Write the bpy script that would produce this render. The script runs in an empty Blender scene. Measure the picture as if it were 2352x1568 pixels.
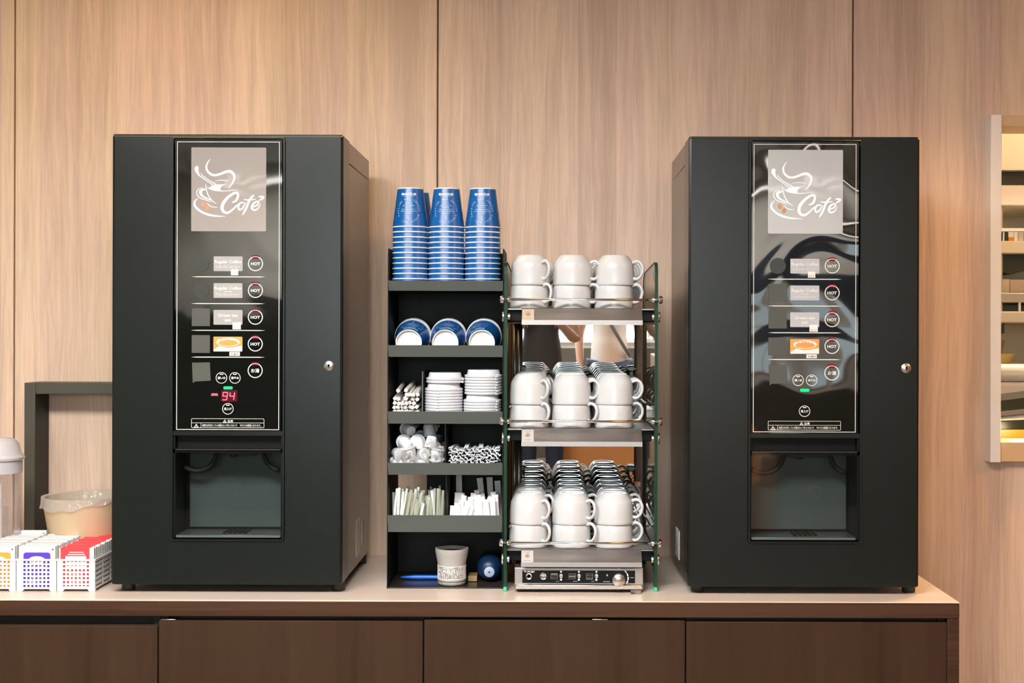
import bpy, bmesh, math, random
from mathutils import Vector, Matrix, Euler
random.seed(7)
PI = math.pi
SC = bpy.context.scene
COL = SC.collection

# ------------------------------------------------------------------ camera frame
FPX, VX, VY, ROLL, CZ = 3136.0, 1265.0, 762.0, 0.0030, 1.46
def PX(px, py, D): return ((px - VX) + (py - VY) * ROLL) * D / FPX
def PZ(px, py, D): return CZ - ((py - VY) - (px - VX) * ROLL) * D / FPX
class Fr:
    """upright frame of one thing: sizes in the photo's pixels at one distance"""
    def __init__(s, px, py, D):
        s.px, s.py, s.D = px, py, D
        s.X, s.Z, s.s = PX(px, py, D), PZ(px, py, D), D / FPX
    def x(s, px): return s.X + (px - s.px) * s.s
    def z(s, py): return s.Z - (py - s.py) * s.s

# ------------------------------------------------------------------ materials
MATS = {}
def mat(name, col, rough=0.5, metal=0.0, coat=0.0, spec=0.5, emit=None, estr=0.0, alpha=None, bump=None, trans=None, coat_rough=0.03, sss=None):
    m = bpy.data.materials.new(name); m.use_nodes = True
    nt = m.node_tree; b = nt.nodes['Principled BSDF']
    b.inputs['Base Color'].default_value = (*col, 1)
    b.inputs['Roughness'].default_value = rough
    b.inputs['Metallic'].default_value = metal
    b.inputs['Coat Weight'].default_value = coat
    b.inputs['Coat Roughness'].default_value = coat_rough
    b.inputs['Specular IOR Level'].default_value = spec
    if emit:
        b.inputs['Emission Color'].default_value = (*emit, 1); b.inputs['Emission Strength'].default_value = estr
    # every surface gets a faint procedural variation of tone and gloss
    tc = nt.nodes.new('ShaderNodeTexCoord'); n = nt.nodes.new('ShaderNodeTexNoise')
    n.inputs['Scale'].default_value = 40 if not bump else bump[0]; n.inputs['Detail'].default_value = 3 if not (bump and len(bump) > 4) else 0.6
    if bump and len(bump) > 4: n.inputs['Distortion'].default_value = bump[4]
    nt.links.new(tc.outputs['Object'], n.inputs['Vector'])
    mr = nt.nodes.new('ShaderNodeMapRange'); mr.inputs['To Min'].default_value = max(0, rough * .9); mr.inputs['To Max'].default_value = min(1, rough * 1.1)
    nt.links.new(n.outputs['Fac'], mr.inputs['Value']); nt.links.new(mr.outputs['Result'], b.inputs['Roughness'])
    if bump:
        bp = nt.nodes.new('ShaderNodeBump'); bp.inputs['Strength'].default_value = bump[1]; bp.inputs['Distance'].default_value = bump[2]
        nt.links.new(n.outputs['Fac'], bp.inputs['Height']); nt.links.new(bp.outputs['Normal'], b.inputs['Normal'])
        if len(bump) > 3: nt.links.new(bp.outputs['Normal'], b.inputs['Coat Normal'])
    MATS[name] = m
    return m

def clear_mat(name, tint, fac_gloss=0.12, rough=0.03, haze=0.0, hcol=(.8, .8, .8), bump=None):
    """thin clear sheet: tinted see-through + gloss (+ a little haze)"""
    m = bpy.data.materials.new(name); m.use_nodes = True
    nt = m.node_tree; nt.nodes.clear()
    out = nt.nodes.new('ShaderNodeOutputMaterial')
    tr = nt.nodes.new('ShaderNodeBsdfTransparent'); tr.inputs['Color'].default_value = (*tint, 1)
    gl = nt.nodes.new('ShaderNodeBsdfGlossy'); gl.inputs['Roughness'].default_value = rough
    lw = nt.nodes.new('ShaderNodeLayerWeight'); pw = nt.nodes.new('ShaderNodeMath'); pw.operation = 'POWER'; pw.inputs[1].default_value = 4.5; nt.links.new(lw.outputs['Facing'], pw.inputs[0])
    fr = nt.nodes.new('ShaderNodeMath'); fr.operation = 'MULTIPLY_ADD'; fr.inputs[1].default_value = .8; fr.inputs[2].default_value = .035; nt.links.new(pw.outputs[0], fr.inputs[0])
    ad = nt.nodes.new('ShaderNodeMath'); ad.operation = 'ADD'; ad.inputs[1].default_value = fac_gloss; ad.use_clamp = True
    mx = nt.nodes.new('ShaderNodeMixShader')
    nt.links.new(fr.outputs[0], ad.inputs[0]); nt.links.new(ad.outputs[0], mx.inputs[0])
    nt.links.new(tr.outputs[0], mx.inputs[1]); nt.links.new(gl.outputs[0], mx.inputs[2])
    if bump:
        tc = nt.nodes.new('ShaderNodeTexCoord'); n = nt.nodes.new('ShaderNodeTexNoise'); n.inputs['Scale'].default_value = bump[0]
        nt.links.new(tc.outputs['Object'], n.inputs['Vector'])
        bp = nt.nodes.new('ShaderNodeBump'); bp.inputs['Strength'].default_value = bump[1]; bp.inputs['Distance'].default_value = bump[2]
        nt.links.new(n.outputs['Fac'], bp.inputs['Height']); nt.links.new(bp.outputs['Normal'], gl.inputs['Normal'])
    last = mx
    if haze > 0:
        df = nt.nodes.new('ShaderNodeBsdfDiffuse'); df.inputs['Color'].default_value = (*hcol, 1)
        m2 = nt.nodes.new('ShaderNodeMixShader'); m2.inputs[0].default_value = haze
        nt.links.new(mx.outputs[0], m2.inputs[1]); nt.links.new(df.outputs[0], m2.inputs[2]); last = m2
    nt.links.new(last.outputs[0], out.inputs[0])
    MATS[name] = m
    return m

def wood_mat(name, light, dark, axis='z', rough=0.35, spec=0.5, band=9.0, contrast=0.5, grain=160.0, seed=0.0, coat=0.0, warm=None):
    m = bpy.data.materials.new(name); m.use_nodes = True
    nt = m.node_tree; L = nt.links.new; b = nt.nodes['Principled BSDF']; N = nt.nodes.new
    tc = N('ShaderNodeTexCoord'); sp = N('ShaderNodeSeparateXYZ'); L(tc.outputs['Object'], sp.inputs[0])
    ax = {'x': 0, 'y': 1, 'z': 2}; along = sp.outputs[ax[axis]]
    across = sp.outputs[0] if axis != 'x' else sp.outputs[2]
    third = sp.outputs[1]
    def mul(o, k, off=0.0):
        n = N('ShaderNodeMath'); n.operation = 'MULTIPLY_ADD'; n.inputs[1].default_value = k; n.inputs[2].default_value = off; L(o, n.inputs[0]); return n.outputs[0]
    def vec(a, c, d):
        n = N('ShaderNodeCombineXYZ'); L(a, n.inputs[0]); L(c, n.inputs[1]); L(d, n.inputs[2]); return n.outputs[0]
    def noise(v, scale, detail=4, rough_=0.55, dist=0.0):
        n = N('ShaderNodeTexNoise'); n.inputs['Scale'].default_value = scale; n.inputs['Detail'].default_value = detail
        n.inputs['Roughness'].default_value = rough_; n.inputs['Distortion'].default_value = dist; L(v, n.inputs['Vector']); return n.outputs['Fac']
    # slats of veneer: discrete stripes of slightly different tone
    acs = mul(across, band, seed)
    fl = N('ShaderNodeMath'); fl.operation = 'FLOOR'; L(acs, fl.inputs[0])
    wn = N('ShaderNodeTexWhiteNoise'); wn.noise_dimensions = '1D'; L(fl.outputs[0], wn.inputs['W'])
    warp = noise(vec(mul(across, 5.0, seed), mul(along, 1.1), mul(third, 2.0)), 1.3, 2)
    wsh = N('ShaderNodeMath'); wsh.operation = 'MULTIPLY_ADD'; wsh.inputs[1].default_value = .055 if axis == 'z' else .01; L(warp, wsh.inputs[0]); L(across, wsh.inputs[2]); wacross = wsh.outputs[0]
    wob = noise(vec(mul(across, 1.2, seed), mul(along, .35), mul(third, 1.0)), 3.0, 2)
    broad = noise(vec(mul(across, 4.0, seed * 3), mul(along, .12), mul(third, 3.0)), 2.2, 3)
    medium = noise(vec(mul(wacross, 24.0, seed), mul(along, .75), mul(third, 9.0)), 1.6, 4, .65, .5)
    fine = noise(vec(mul(wacross, grain, seed), mul(along, 5.5), mul(third, 30)), 1.0, 4, .75, .3)
    def mr(o, a, c, lo, hi):
        n = N('ShaderNodeMapRange'); n.inputs[1].default_value = a; n.inputs[2].default_value = c; n.inputs[3].default_value = lo; n.inputs[4].default_value = hi; L(o, n.inputs[0]); return n.outputs[0]
    def add(a, c):
        n = N('ShaderNodeMath'); n.operation = 'ADD'; L(a, n.inputs[0]); L(c, n.inputs[1]); return n.outputs[0]
    s = add(add(mr(wn.outputs['Value'], 0, 1, -.24, .24), mr(broad, .3, .7, -.22, .22)), add(mr(medium, .3, .7, -.30, .30), mr(fine, .3, .7, -.22, .22)))
    s = add(s, mr(wob, .3, .7, -.1, .1))
    s = mr(s, -.5 / contrast * .5, .5 / contrast * .5, 0, 1)
    mx = N('ShaderNodeMix'); mx.data_type = 'RGBA'; L(s, mx.inputs[0]); mx.inputs[6].default_value = (*dark, 1); mx.inputs[7].default_value = (*light, 1)
    colout = mx.outputs[2]
    if axis == 'z':
        # each slat leans a little to pink or to straw
        w2 = N('ShaderNodeTexWhiteNoise'); w2.noise_dimensions = '1D'; a2 = N('ShaderNodeMath'); a2.operation = 'ADD'; a2.inputs[1].default_value = 31.7; L(fl.outputs[0], a2.inputs[0]); L(a2.outputs[0], w2.inputs['W'])
        hn = add(mr(w2.outputs['Value'], 0, 1, 0, .6), mr(noise(vec(mul(across, 9.0, seed*2), mul(along, .5), mul(third, 1.0)), 1.4, 3), .35, .65, 0, .4))
        tint = N('ShaderNodeMix'); tint.data_type = 'RGBA'; tint.inputs[6].default_value = (1.0, .955, .985, 1); tint.inputs[7].default_value = (1.0, 1.0, .90, 1); L(hn, tint.inputs[0])
        mm = N('ShaderNodeMix'); mm.data_type = 'RGBA'; mm.blend_type = 'MULTIPLY'; mm.inputs[0].default_value = 1; L(colout, mm.inputs[6]); L(tint.outputs[2], mm.inputs[7]); colout = mm.outputs[2]
    if warm:
        m2 = N('ShaderNodeMix'); m2.data_type = 'RGBA'; m2.inputs[7].default_value = (*warm, 1)
        L(mr(medium, .42, .62, 0, .55), m2.inputs[0]); L(colout, m2.inputs[6]); colout = m2.outputs[2]
    L(colout, b.inputs['Base Color'])
    b.inputs['Roughness'].default_value = rough; b.inputs['Coat Weight'].default_value = coat; b.inputs['Specular IOR Level'].default_value = spec
    bp = N('ShaderNodeBump'); bp.inputs['Strength'].default_value = .12; bp.inputs['Distance'].default_value = .0006; L(fine, bp.inputs['Height']); L(bp.outputs[0], b.inputs['Normal'])
    MATS[name] = m
    return m

# ------------------------------------------------------------------ mesh builder
class MB:
    def __init__(s): s.bm = bmesh.new(); s.mi = 0
    def _new(s, verts, faces, smooth=False):
        vs = [s.bm.verts.new(v) for v in verts]; fs = []
        for f in faces:
            try:
                q = s.bm.faces.new([vs[i] for i in f]); q.smooth = smooth; q.material_index = s.mi; fs.append(q)
            except ValueError: pass
        return vs, fs
    def box(s, x0, x1, y0, y1, z0, z1, bev=0.0, seg=2):
        v = [(x0,y0,z0),(x1,y0,z0),(x1,y1,z0),(x0,y1,z0),(x0,y0,z1),(x1,y0,z1),(x1,y1,z1),(x0,y1,z1)]
        f = [(0,3,2,1),(4,5,6,7),(0,1,5,4),(1,2,6,5),(2,3,7,6),(3,0,4,7)]
        vs, fs = s._new(v, f)
        if bev > 0:
            es = list({e for q in fs for e in q.edges})
            r = bmesh.ops.bevel(s.bm, geom=es, offset=bev, segments=seg, profile=.5, affect='EDGES')
            for q in r['faces']: q.smooth = True; q.material_index = s.mi
        return s
    def hexa(s, pts):
        s._new(pts, [(0,3,2,1),(4,5,6,7),(0,1,5,4),(1,2,6,5),(2,3,7,6),(3,0,4,7)]); return s
    def prism(s, poly, y0, y1, smooth=False):
        """poly: (x,z) points, extruded along y"""
        n = len(poly); a = sum(poly[i][0]*poly[(i+1)%n][1]-poly[(i+1)%n][0]*poly[i][1] for i in range(n))
        if a < 0: poly = poly[::-1]
        v = [(x, y0, z) for x, z in poly] + [(x, y1, z) for x, z in poly]
        s._new(v, [tuple(range(n)), tuple(range(2*n-1, n-1, -1))])
        vs, fs = s._new(v, [(i, i+n, (i+1)%n+n, (i+1)%n) for i in range(n)], smooth)
        return s
    def prism_x(s, poly, x0, x1):
        """poly: (y,z) points, extruded along x"""
        n = len(poly)
        v = [(x0, y, z) for y, z in poly] + [(x1, y, z) for y, z in poly]
        s._new(v, [tuple(range(n)), tuple(range(2*n-1, n-1, -1))] + [(i, i+n, (i+1)%n+n, (i+1)%n) for i in range(n)])
        return s
    def ring(s, outer, inner, y0, y1, smooth=False):
        n = len(outer)
        v = [(x,y0,z) for x,z in outer]+[(x,y0,z) for x,z in inner]+[(x,y1,z) for x,z in outer]+[(x,y1,z) for x,z in inner]
        F = []
        for i in range(n):
            j = (i+1) % n
            F += [(i,j,j+n,i+n), (i+2*n,i+3*n,j+3*n,j+2*n), (i,i+2*n,j+2*n,j), (i+n,j+n,j+3*n,i+3*n)]
        s._new(v, F, smooth); return s
    def lathe(s, prof, c=(0,0,0), axis='z', seg=32, closed=False, M=None):
        """prof: (r, h) points"""
        v, F = [], []; n = len(prof)
        for k in range(seg):
            a = 2*PI*k/seg
            for r, h in prof:
                p = Vector((r*math.cos(a), r*math.sin(a), h))
                if axis == 'y': p = Vector((p.x, p.z, p.y))
                if axis == 'x': p = Vector((p.z, p.x, p.y))
                if M: p = M @ p
                v.append(p + Vector(c))
        m = n if closed else n-1
        for k in range(seg):
            for i in range(m):
                j = (i+1) % n
                F.append((k*n+i, ((k+1)%seg)*n+i, ((k+1)%seg)*n+j, k*n+j))
        vs, fs = s._new(v, F, True)
        if not closed:
            for e in (0, n-1):
                if prof[e][0] > 1e-6:
                    try:
                        q = s.bm.faces.new([vs[k*n+e] for k in range(seg)]); q.material_index = s.mi
                    except ValueError: pass
        bmesh.ops.remove_doubles(s.bm, verts=[x for x in vs if x.is_valid], dist=1e-6)
        return s
    def shell(s, prof, c=(0,0,0), axis='z', seg=32, M=None):
        return s.lathe(prof, c, axis, seg, True, M)
    def tube(s, pts, r, seg=8, cap=True, closed=False):
        pts = [Vector(p) for p in pts]; n = len(pts); rs = r if isinstance(r, (list, tuple)) else [r]*n
        v, F = [], []; up = None
        for i, p in enumerate(pts):
            if closed: t = (pts[(i+1)%n]-pts[i-1]).normalized()
            else: t = (pts[min(i+1,n-1)]-pts[max(i-1,0)]).normalized()
            if up is None: up = Vector((0,0,1)) if abs(t.z) < .9 else Vector((1,0,0))
            a = t.cross(up).normalized(); bb = a.cross(t).normalized(); up = bb
            for k in range(seg):
                th = 2*PI*k/seg; v.append(p + (a*math.cos(th)+bb*math.sin(th))*rs[i])
        for i in range(n if closed else n-1):
            for k in range(seg):
                j = (i+1)%n; F.append((i*seg+k, i*seg+(k+1)%seg, j*seg+(k+1)%seg, j*seg+k))
        vs, fs = s._new(v, F, True)
        if cap and not closed:
            for i in (0, n-1):
                try: q = s.bm.faces.new([vs[i*seg+k] for k in range(seg)]); q.material_index = s.mi
                except ValueError: pass
        return s
    def cyl(s, c0, c1, r, seg=20, r1=None):
        return s.tube([c0, c1], [r, r if r1 is None else r1], seg)
    def quad(s, pts): s._new(pts, [(0,1,2,3)]); return s
    def poly(s, pts): s._new(pts, [tuple(range(len(pts)))]); return s
    def text(s, body, size, at, width=None, bold=0.0, shear=0.0, y=None, align='CENTER', fn=None, spacing=1.0):
        """flat lettering facing -y at (x, y, z of baseline); fn maps (u,v)->point"""
        for u, v_, f in text_geo(body, size, width, bold, shear, align, spacing):
            if fn is None: s._new([(at[0]+a, at[1], at[2]+b_) for a, b_ in u], f)
            else: s._new([fn(a, b_) for a, b_ in u], f)
        return s
    def stroke(s, pts, fn, k=6):
        """variable-width brush stroke; pts (x,y,w); fn maps (x,y)->point"""
        P = catmull(pts, k); n = len(P); Lf, Rt = [], []
        for i in range(n):
            a, b_ = P[max(i-1,0)], P[min(i+1,n-1)]
            tx, ty = b_[0]-a[0], b_[1]-a[1]; l = math.hypot(tx, ty) or 1; nx, ny = -ty/l, tx/l; w = P[i][2]/2
            Lf.append((P[i][0]+nx*w, P[i][1]+ny*w)); Rt.append((P[i][0]-nx*w, P[i][1]-ny*w))
        v = [fn(*p) for p in Lf]+[fn(*p) for p in Rt]
        s._new(v, [(i, i+1, i+1+n, i+n) for i in range(n-1)])
        for e in (0, n-1):
            w = P[e][2]/2
            if w > 3: s.poly([fn(P[e][0]+w*math.cos(t*PI/5), P[e][1]+w*math.sin(t*PI/5)) for t in range(10)])
        return s
    def build(s, name, mats, parent=None, loc=None, fixn=True):
        me = bpy.data.meshes.new(name)
        if fixn: bmesh.ops.recalc_face_normals(s.bm, faces=s.bm.faces[:])
        o = bpy.data.objects.new(name, me)
        org = Vector(loc) if loc is not None else (world_origin(parent) if parent else Vector((0,0,0)))
        if loc is not None and parent is None:
            bmesh.ops.translate(s.bm, verts=s.bm.verts[:], vec=-org); o.location = org
        elif parent is not None:
            bmesh.ops.translate(s.bm, verts=s.bm.verts[:], vec=-org)
        for e in s.bm.edges:
            if len(e.link_faces) == 2 and e.link_faces[0].smooth and e.link_faces[1].smooth and e.calc_face_angle(0) > math.radians(46): e.smooth = False
        s.bm.to_mesh(me); s.bm.free()
        for m in (mats if isinstance(mats, (list, tuple)) else [mats]): me.materials.append(MATS[m] if isinstance(m, str) else m)
        COL.objects.link(o)
        if parent: o.parent = parent
        return o
def world_origin(o):
    v = Vector(o.location)
    while o.parent: o = o.parent; v += Vector(o.location)
    return v
def catmull(pts, k=6):
    out = []
    for i in range(len(pts)-1):
        p0, p1, p2, p3 = pts[max(i-1,0)], pts[i], pts[i+1], pts[min(i+2,len(pts)-1)]
        for j in range(k):
            t = j/k
            out.append(tuple(.5*((2*b)+(-a+c)*t+(2*a-5*b+4*c-d)*t*t+(-a+3*b-3*c+d)*t**3) for a,b,c,d in zip(p0,p1,p2,p3)))
    out.append(tuple(pts[-1])); return out
_TG = {}
def text_geo(body, size, width, bold, shear, align, spacing):
    key = (body, bold, shear, spacing)
    if key not in _TG:
        c = bpy.data.curves.new('lettering', 'FONT'); c.body = body; c.size = 1; c.resolution_u = 2; c.offset = bold; c.shear = shear; c.space_character = spacing
        o = bpy.data.objects.new('lettering', c); COL.objects.link(o)
        dg = bpy.context.evaluated_depsgraph_get(); me = bpy.data.meshes.new_from_object(o.evaluated_get(dg))
        _TG[key] = ([(v.co.x, v.co.y) for v in me.vertices], [tuple(p.vertices) for p in me.polygons])
        bpy.data.objects.remove(o); bpy.data.curves.remove(c); bpy.data.meshes.remove(me)
    V, F = _TG[key]
    if not V: return
    x0, x1 = min(v[0] for v in V), max(v[0] for v in V)
    k = size; kx = (width/(x1-x0)) if width else size
    ox = {'CENTER': -(x0+x1)/2, 'LEFT': -x0, 'RIGHT': -x1}[align]
    yield [((a+ox)*kx, b*k) for a, b in V], None, F

def rrect(x0, x1, z0, z1, r, n=5):
    P = []
    for cx, cz, a0 in ((x1-r, z1-r, 0), (x0+r, z1-r, 90), (x0+r, z0+r, 180), (x1-r, z0+r, 270)):
        for k in range(n+1):
            a = math.radians(a0+90*k/n); P.append((cx+r*math.cos(a), cz+r*math.sin(a)))
    return P
def circ(cx, cz, r, n=28, a0=0, a1=360):
    return [(cx+r*math.cos(math.radians(a0+(a1-a0)*k/n)), cz+r*math.sin(math.radians(a0+(a1-a0)*k/n))) for k in range(n if a1-a0 >= 360 else n+1)]

# ------------------------------------------------------------------ things
def tag(o, label, cat, group=None, kind=None):
    o['label'] = label; o['category'] = cat
    if group: o['group'] = group
    if kind: o['kind'] = kind
    return o
def thing(name, label, cat, loc, group=None, rotz=0.0):
    o = bpy.data.objects.new(name, None); COL.objects.link(o); o.empty_display_size = .02
    o.location = loc; o.rotation_euler = (0, 0, rotz)
    return tag(o, label, cat, group)
def struct(o):
    o['kind'] = 'structure'; return o
def copy_tree(o, parent=None):
    c = o.copy(); COL.objects.link(c)
    if parent: c.parent = parent
    for ch in list(o.children): copy_tree(ch, c)
    return c
ORD = ['first','second','third','fourth','fifth','sixth','seventh','eighth','ninth','tenth','eleventh','twelfth','thirteenth','fourteenth','fifteenth','sixteenth']
# ------------------------------------------------------------------ palette
wood_mat('wall_wood', (.88,.675,.54), (.60,.44,.345), band=9.6, contrast=.62, spec=.3, rough=.42, seed=3.3)
wood_mat('counter_top_wood', (.82,.69,.59), (.70,.57,.475), axis='x', band=14, contrast=.5, rough=.28, seed=1.0)
wood_mat('counter_edge_wood', (.075,.036,.021), (.044,.020,.011), spec=.15, axis='x', band=60, contrast=.8, rough=.4, seed=5.0)
wood_mat('cabinet_wood', (.058,.0315,.0185), (.038,.0205,.0115), spec=.12, band=20, contrast=.42, grain=260, rough=.45, seed=2.0)
mat('seam_dark', (.42,.28,.19), .7)
mat('plinth_dark', (.012,.012,.012), .7)
mat('plaster', (.80,.77,.70), .8)
mat('plaster_mid', (.42,.39,.35), .8)
mat('plaster_low', (.085,.07,.055), .6)
mat('cabinet_tan_wall', (.30,.15,.07), .6)
mat('floor_vinyl', (.12,.09,.065), .5)
mat('ceiling_white', (.80,.79,.76), .8)
mat('black_satin', (.0062,.0085,.0070), .26, spec=.42)
mat('black_wood_sheen', (.036,.029,.022), .24, spec=.8)  # brown reflection of the wood wall put into the base colour
mat('black_deep', (.003,.0035,.003), .5, spec=.2)
mat('glint_gloss', (.006,.0075,.0065), .30, spec=1.0, coat=.3, coat_rough=.2)
mat('rubber', (.02,.022,.018), .6)
mat('black_gloss', (.004,.005,.004), .04, coat=1, spec=1.0, bump=(5, .16, .008, 1, 1.0))
mat('black_gloss_film', (.004,.005,.004), .04, coat=1, spec=1.0, bump=(4.2, .42, .016, 1, 1.2))
mat('print_white', (.80,.80,.74), .4)
mat('print_red', (.75,.12,.14), .4, emit=(1,.22,.25), estr=.55)
mat('led_red', (.3,.01,.02), .4, emit=(1,.10,.16), estr=2.4)
mat('led_red_dim', (.03,.0,.003), .3, spec=.2, emit=(.8,.01,.05), estr=.10)
mat('led_green', (.005,.15,.05), .4, spec=.2, emit=(.0,.72,.20), estr=.95)
mat('logo_window', (.36,.315,.29), .12, coat=.5, bump=(8, .12, .008, 1))
mat('logo_window_pale', (.50,.51,.515), .12, coat=.5, bump=(8, .12, .008, 1))
mat('logo_white', (.92,.92,.90), .4, emit=(1,1,1), estr=.18)
mat('bean_orange', (.60,.27,.10), .5)
mat('label_grey', (.42,.40,.38), .22, coat=.4)
mat('label_grey_light', (.50,.50,.52), .22, coat=.4)
mat('label_orange', (.82,.34,.07), .4)
mat('label_cream', (.85,.83,.78), .4)
mat('patch_grey', (.075,.075,.062), .55)
mat('disc_smoke', (.035,.036,.03), .35)
mat('steel', (.62,.58,.55), .27, metal=1)
mat('steel_satin', (.48,.45,.43), .42, metal=1)
mat('steel_lip', (.50,.48,.465), .5, metal=1)
mat('sticker_ink', (.42,.33,.22), .5)
mat('chrome', (.80,.80,.79), .10, metal=1)
mat('lock_metal', (.75,.73,.70), .25, metal=1)
mat('bay_grey', (.12,.137,.137), .25, spec=.6)
clear_mat('smoked_window', (.80,.84,.83), .02, .03)
clear_mat('glass_clear', (.93,.965,.95), .01, .01)
clear_mat('clear_plastic', (.93,.915,.915), .05, .06, haze=.07, hcol=(.75,.70,.70), bump=(6,.1,.006))
clear_mat('bag_plastic', (.90,.89,.88), .10, .12, haze=.26, hcol=(.85,.83,.80), bump=(40,.8,.01))
clear_mat('stirrer_plastic', (.95,.965,.93), .08, .10, haze=.15, hcol=(.93,.92,.80))
mat('glass_edge', (.010,.045,.022), .35, spec=.25)
mat('glass_edge_glow', (.02,.42,.22), .1, spec=.8, emit=(.0,.30,.14), estr=.15)
mat('mirror', (.93,.94,.93), .012, metal=1)
mat('clip_black', (.02,.02,.018), .25, spec=.8)
mat('porcelain', (.655,.66,.665), .2, coat=.2)
mat('cup_blue', (.006,.11,.36), .28, spec=.6)
mat('cup_blue_dark', (.010,.055,.17), .3)
mat('paper_white', (.88,.87,.86), .5)
mat('cup_print', (.55,.75,.90), .5)
mat('cup_print_white', (.85,.88,.92), .5)
mat('lid_white', (.78,.79,.83), .35)
mat('rack_lit', (.090,.103,.094), .42, spec=.4)  # lit and shaded copies of one black metal, light put into colour
mat('rack_shaded', (.0040,.0062,.0045), .5, spec=.22)
mat('straw_paper', (.85,.82,.77), .6)
mat('sugar_paper', (.78,.79,.82), .5)
mat('sugar_dark', (.25,.27,.32), .6)
mat('spoon_paper', (.82,.78,.78), .55)
mat('creamer', (.80,.82,.86), .3)
mat('creamer_top', (.62,.65,.69), .3)
mat('tub_grey', (.40,.385,.36), .45)
mat('tub_print', (.03,.035,.04), .6)
mat('blue_plastic', (.008,.12,.62), .3)
mat('navy_plastic_shaded', (.003,.022,.065), .4)  # darkened navy: shade of the bottom tier put into the colour
mat('pale_disc', (.35,.43,.58), .4)
mat('kraft', (.35,.24,.10), .6)
mat('frame_wood', (.068,.064,.045), .5)
mat('frame_dark', (.010,.011,.006), .6)
mat('bin_cream', (.66,.50,.31), .55)
mat('lid_grey', (.55,.52,.53), .35)
mat('basket_white', (.74,.725,.725), .4)
mat('basket_side', (.42,.42,.43), .5)
mat('pack_white', (.76,.75,.74), .5)
mat('pack_red', (.80,.06,.075), .45)
mat('pack_purple', (.10,.05,.50), .45)
mat('pack_orange', (.86,.38,.05), .45)
mat('pack_text', (.12,.12,.13), .6)
mat('pack_cream', (.86,.80,.74), .5)
mat('window_steel', (.93,.93,.93), .45, metal=.15)
mat('kitchen_wall', (.62,.54,.38), .6)
mat('kitchen_dark', (.030,.035,.018), .5)
mat('kitchen_beige', (.62,.54,.40), .5)
mat('kitchen_white', (.86,.82,.74), .4)
mat('kitchen_steel', (.55,.50,.40), .35, metal=.8)
mat('tray_black', (.014,.018,.010), .25)
mat('tray_orange', (.80,.26,.02), .35)
mat('box_tan', (.55,.44,.33), .6)
mat('bowl_yellow', (.60,.48,.18), .5)
mat('frame_warm_lit', (.74,.52,.30), .35)  # orange lamplight put into the colour of hatch head and sill

# ------------------------------------------------------------------ geometry constants
YW = 3.70                         # face of the panelled wall
YC = 3.073                        # front edge of the counter
ZC = 0.8545                       # counter top
XE = PX(2204, 1383, YC)           # right end of the counter
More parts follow.
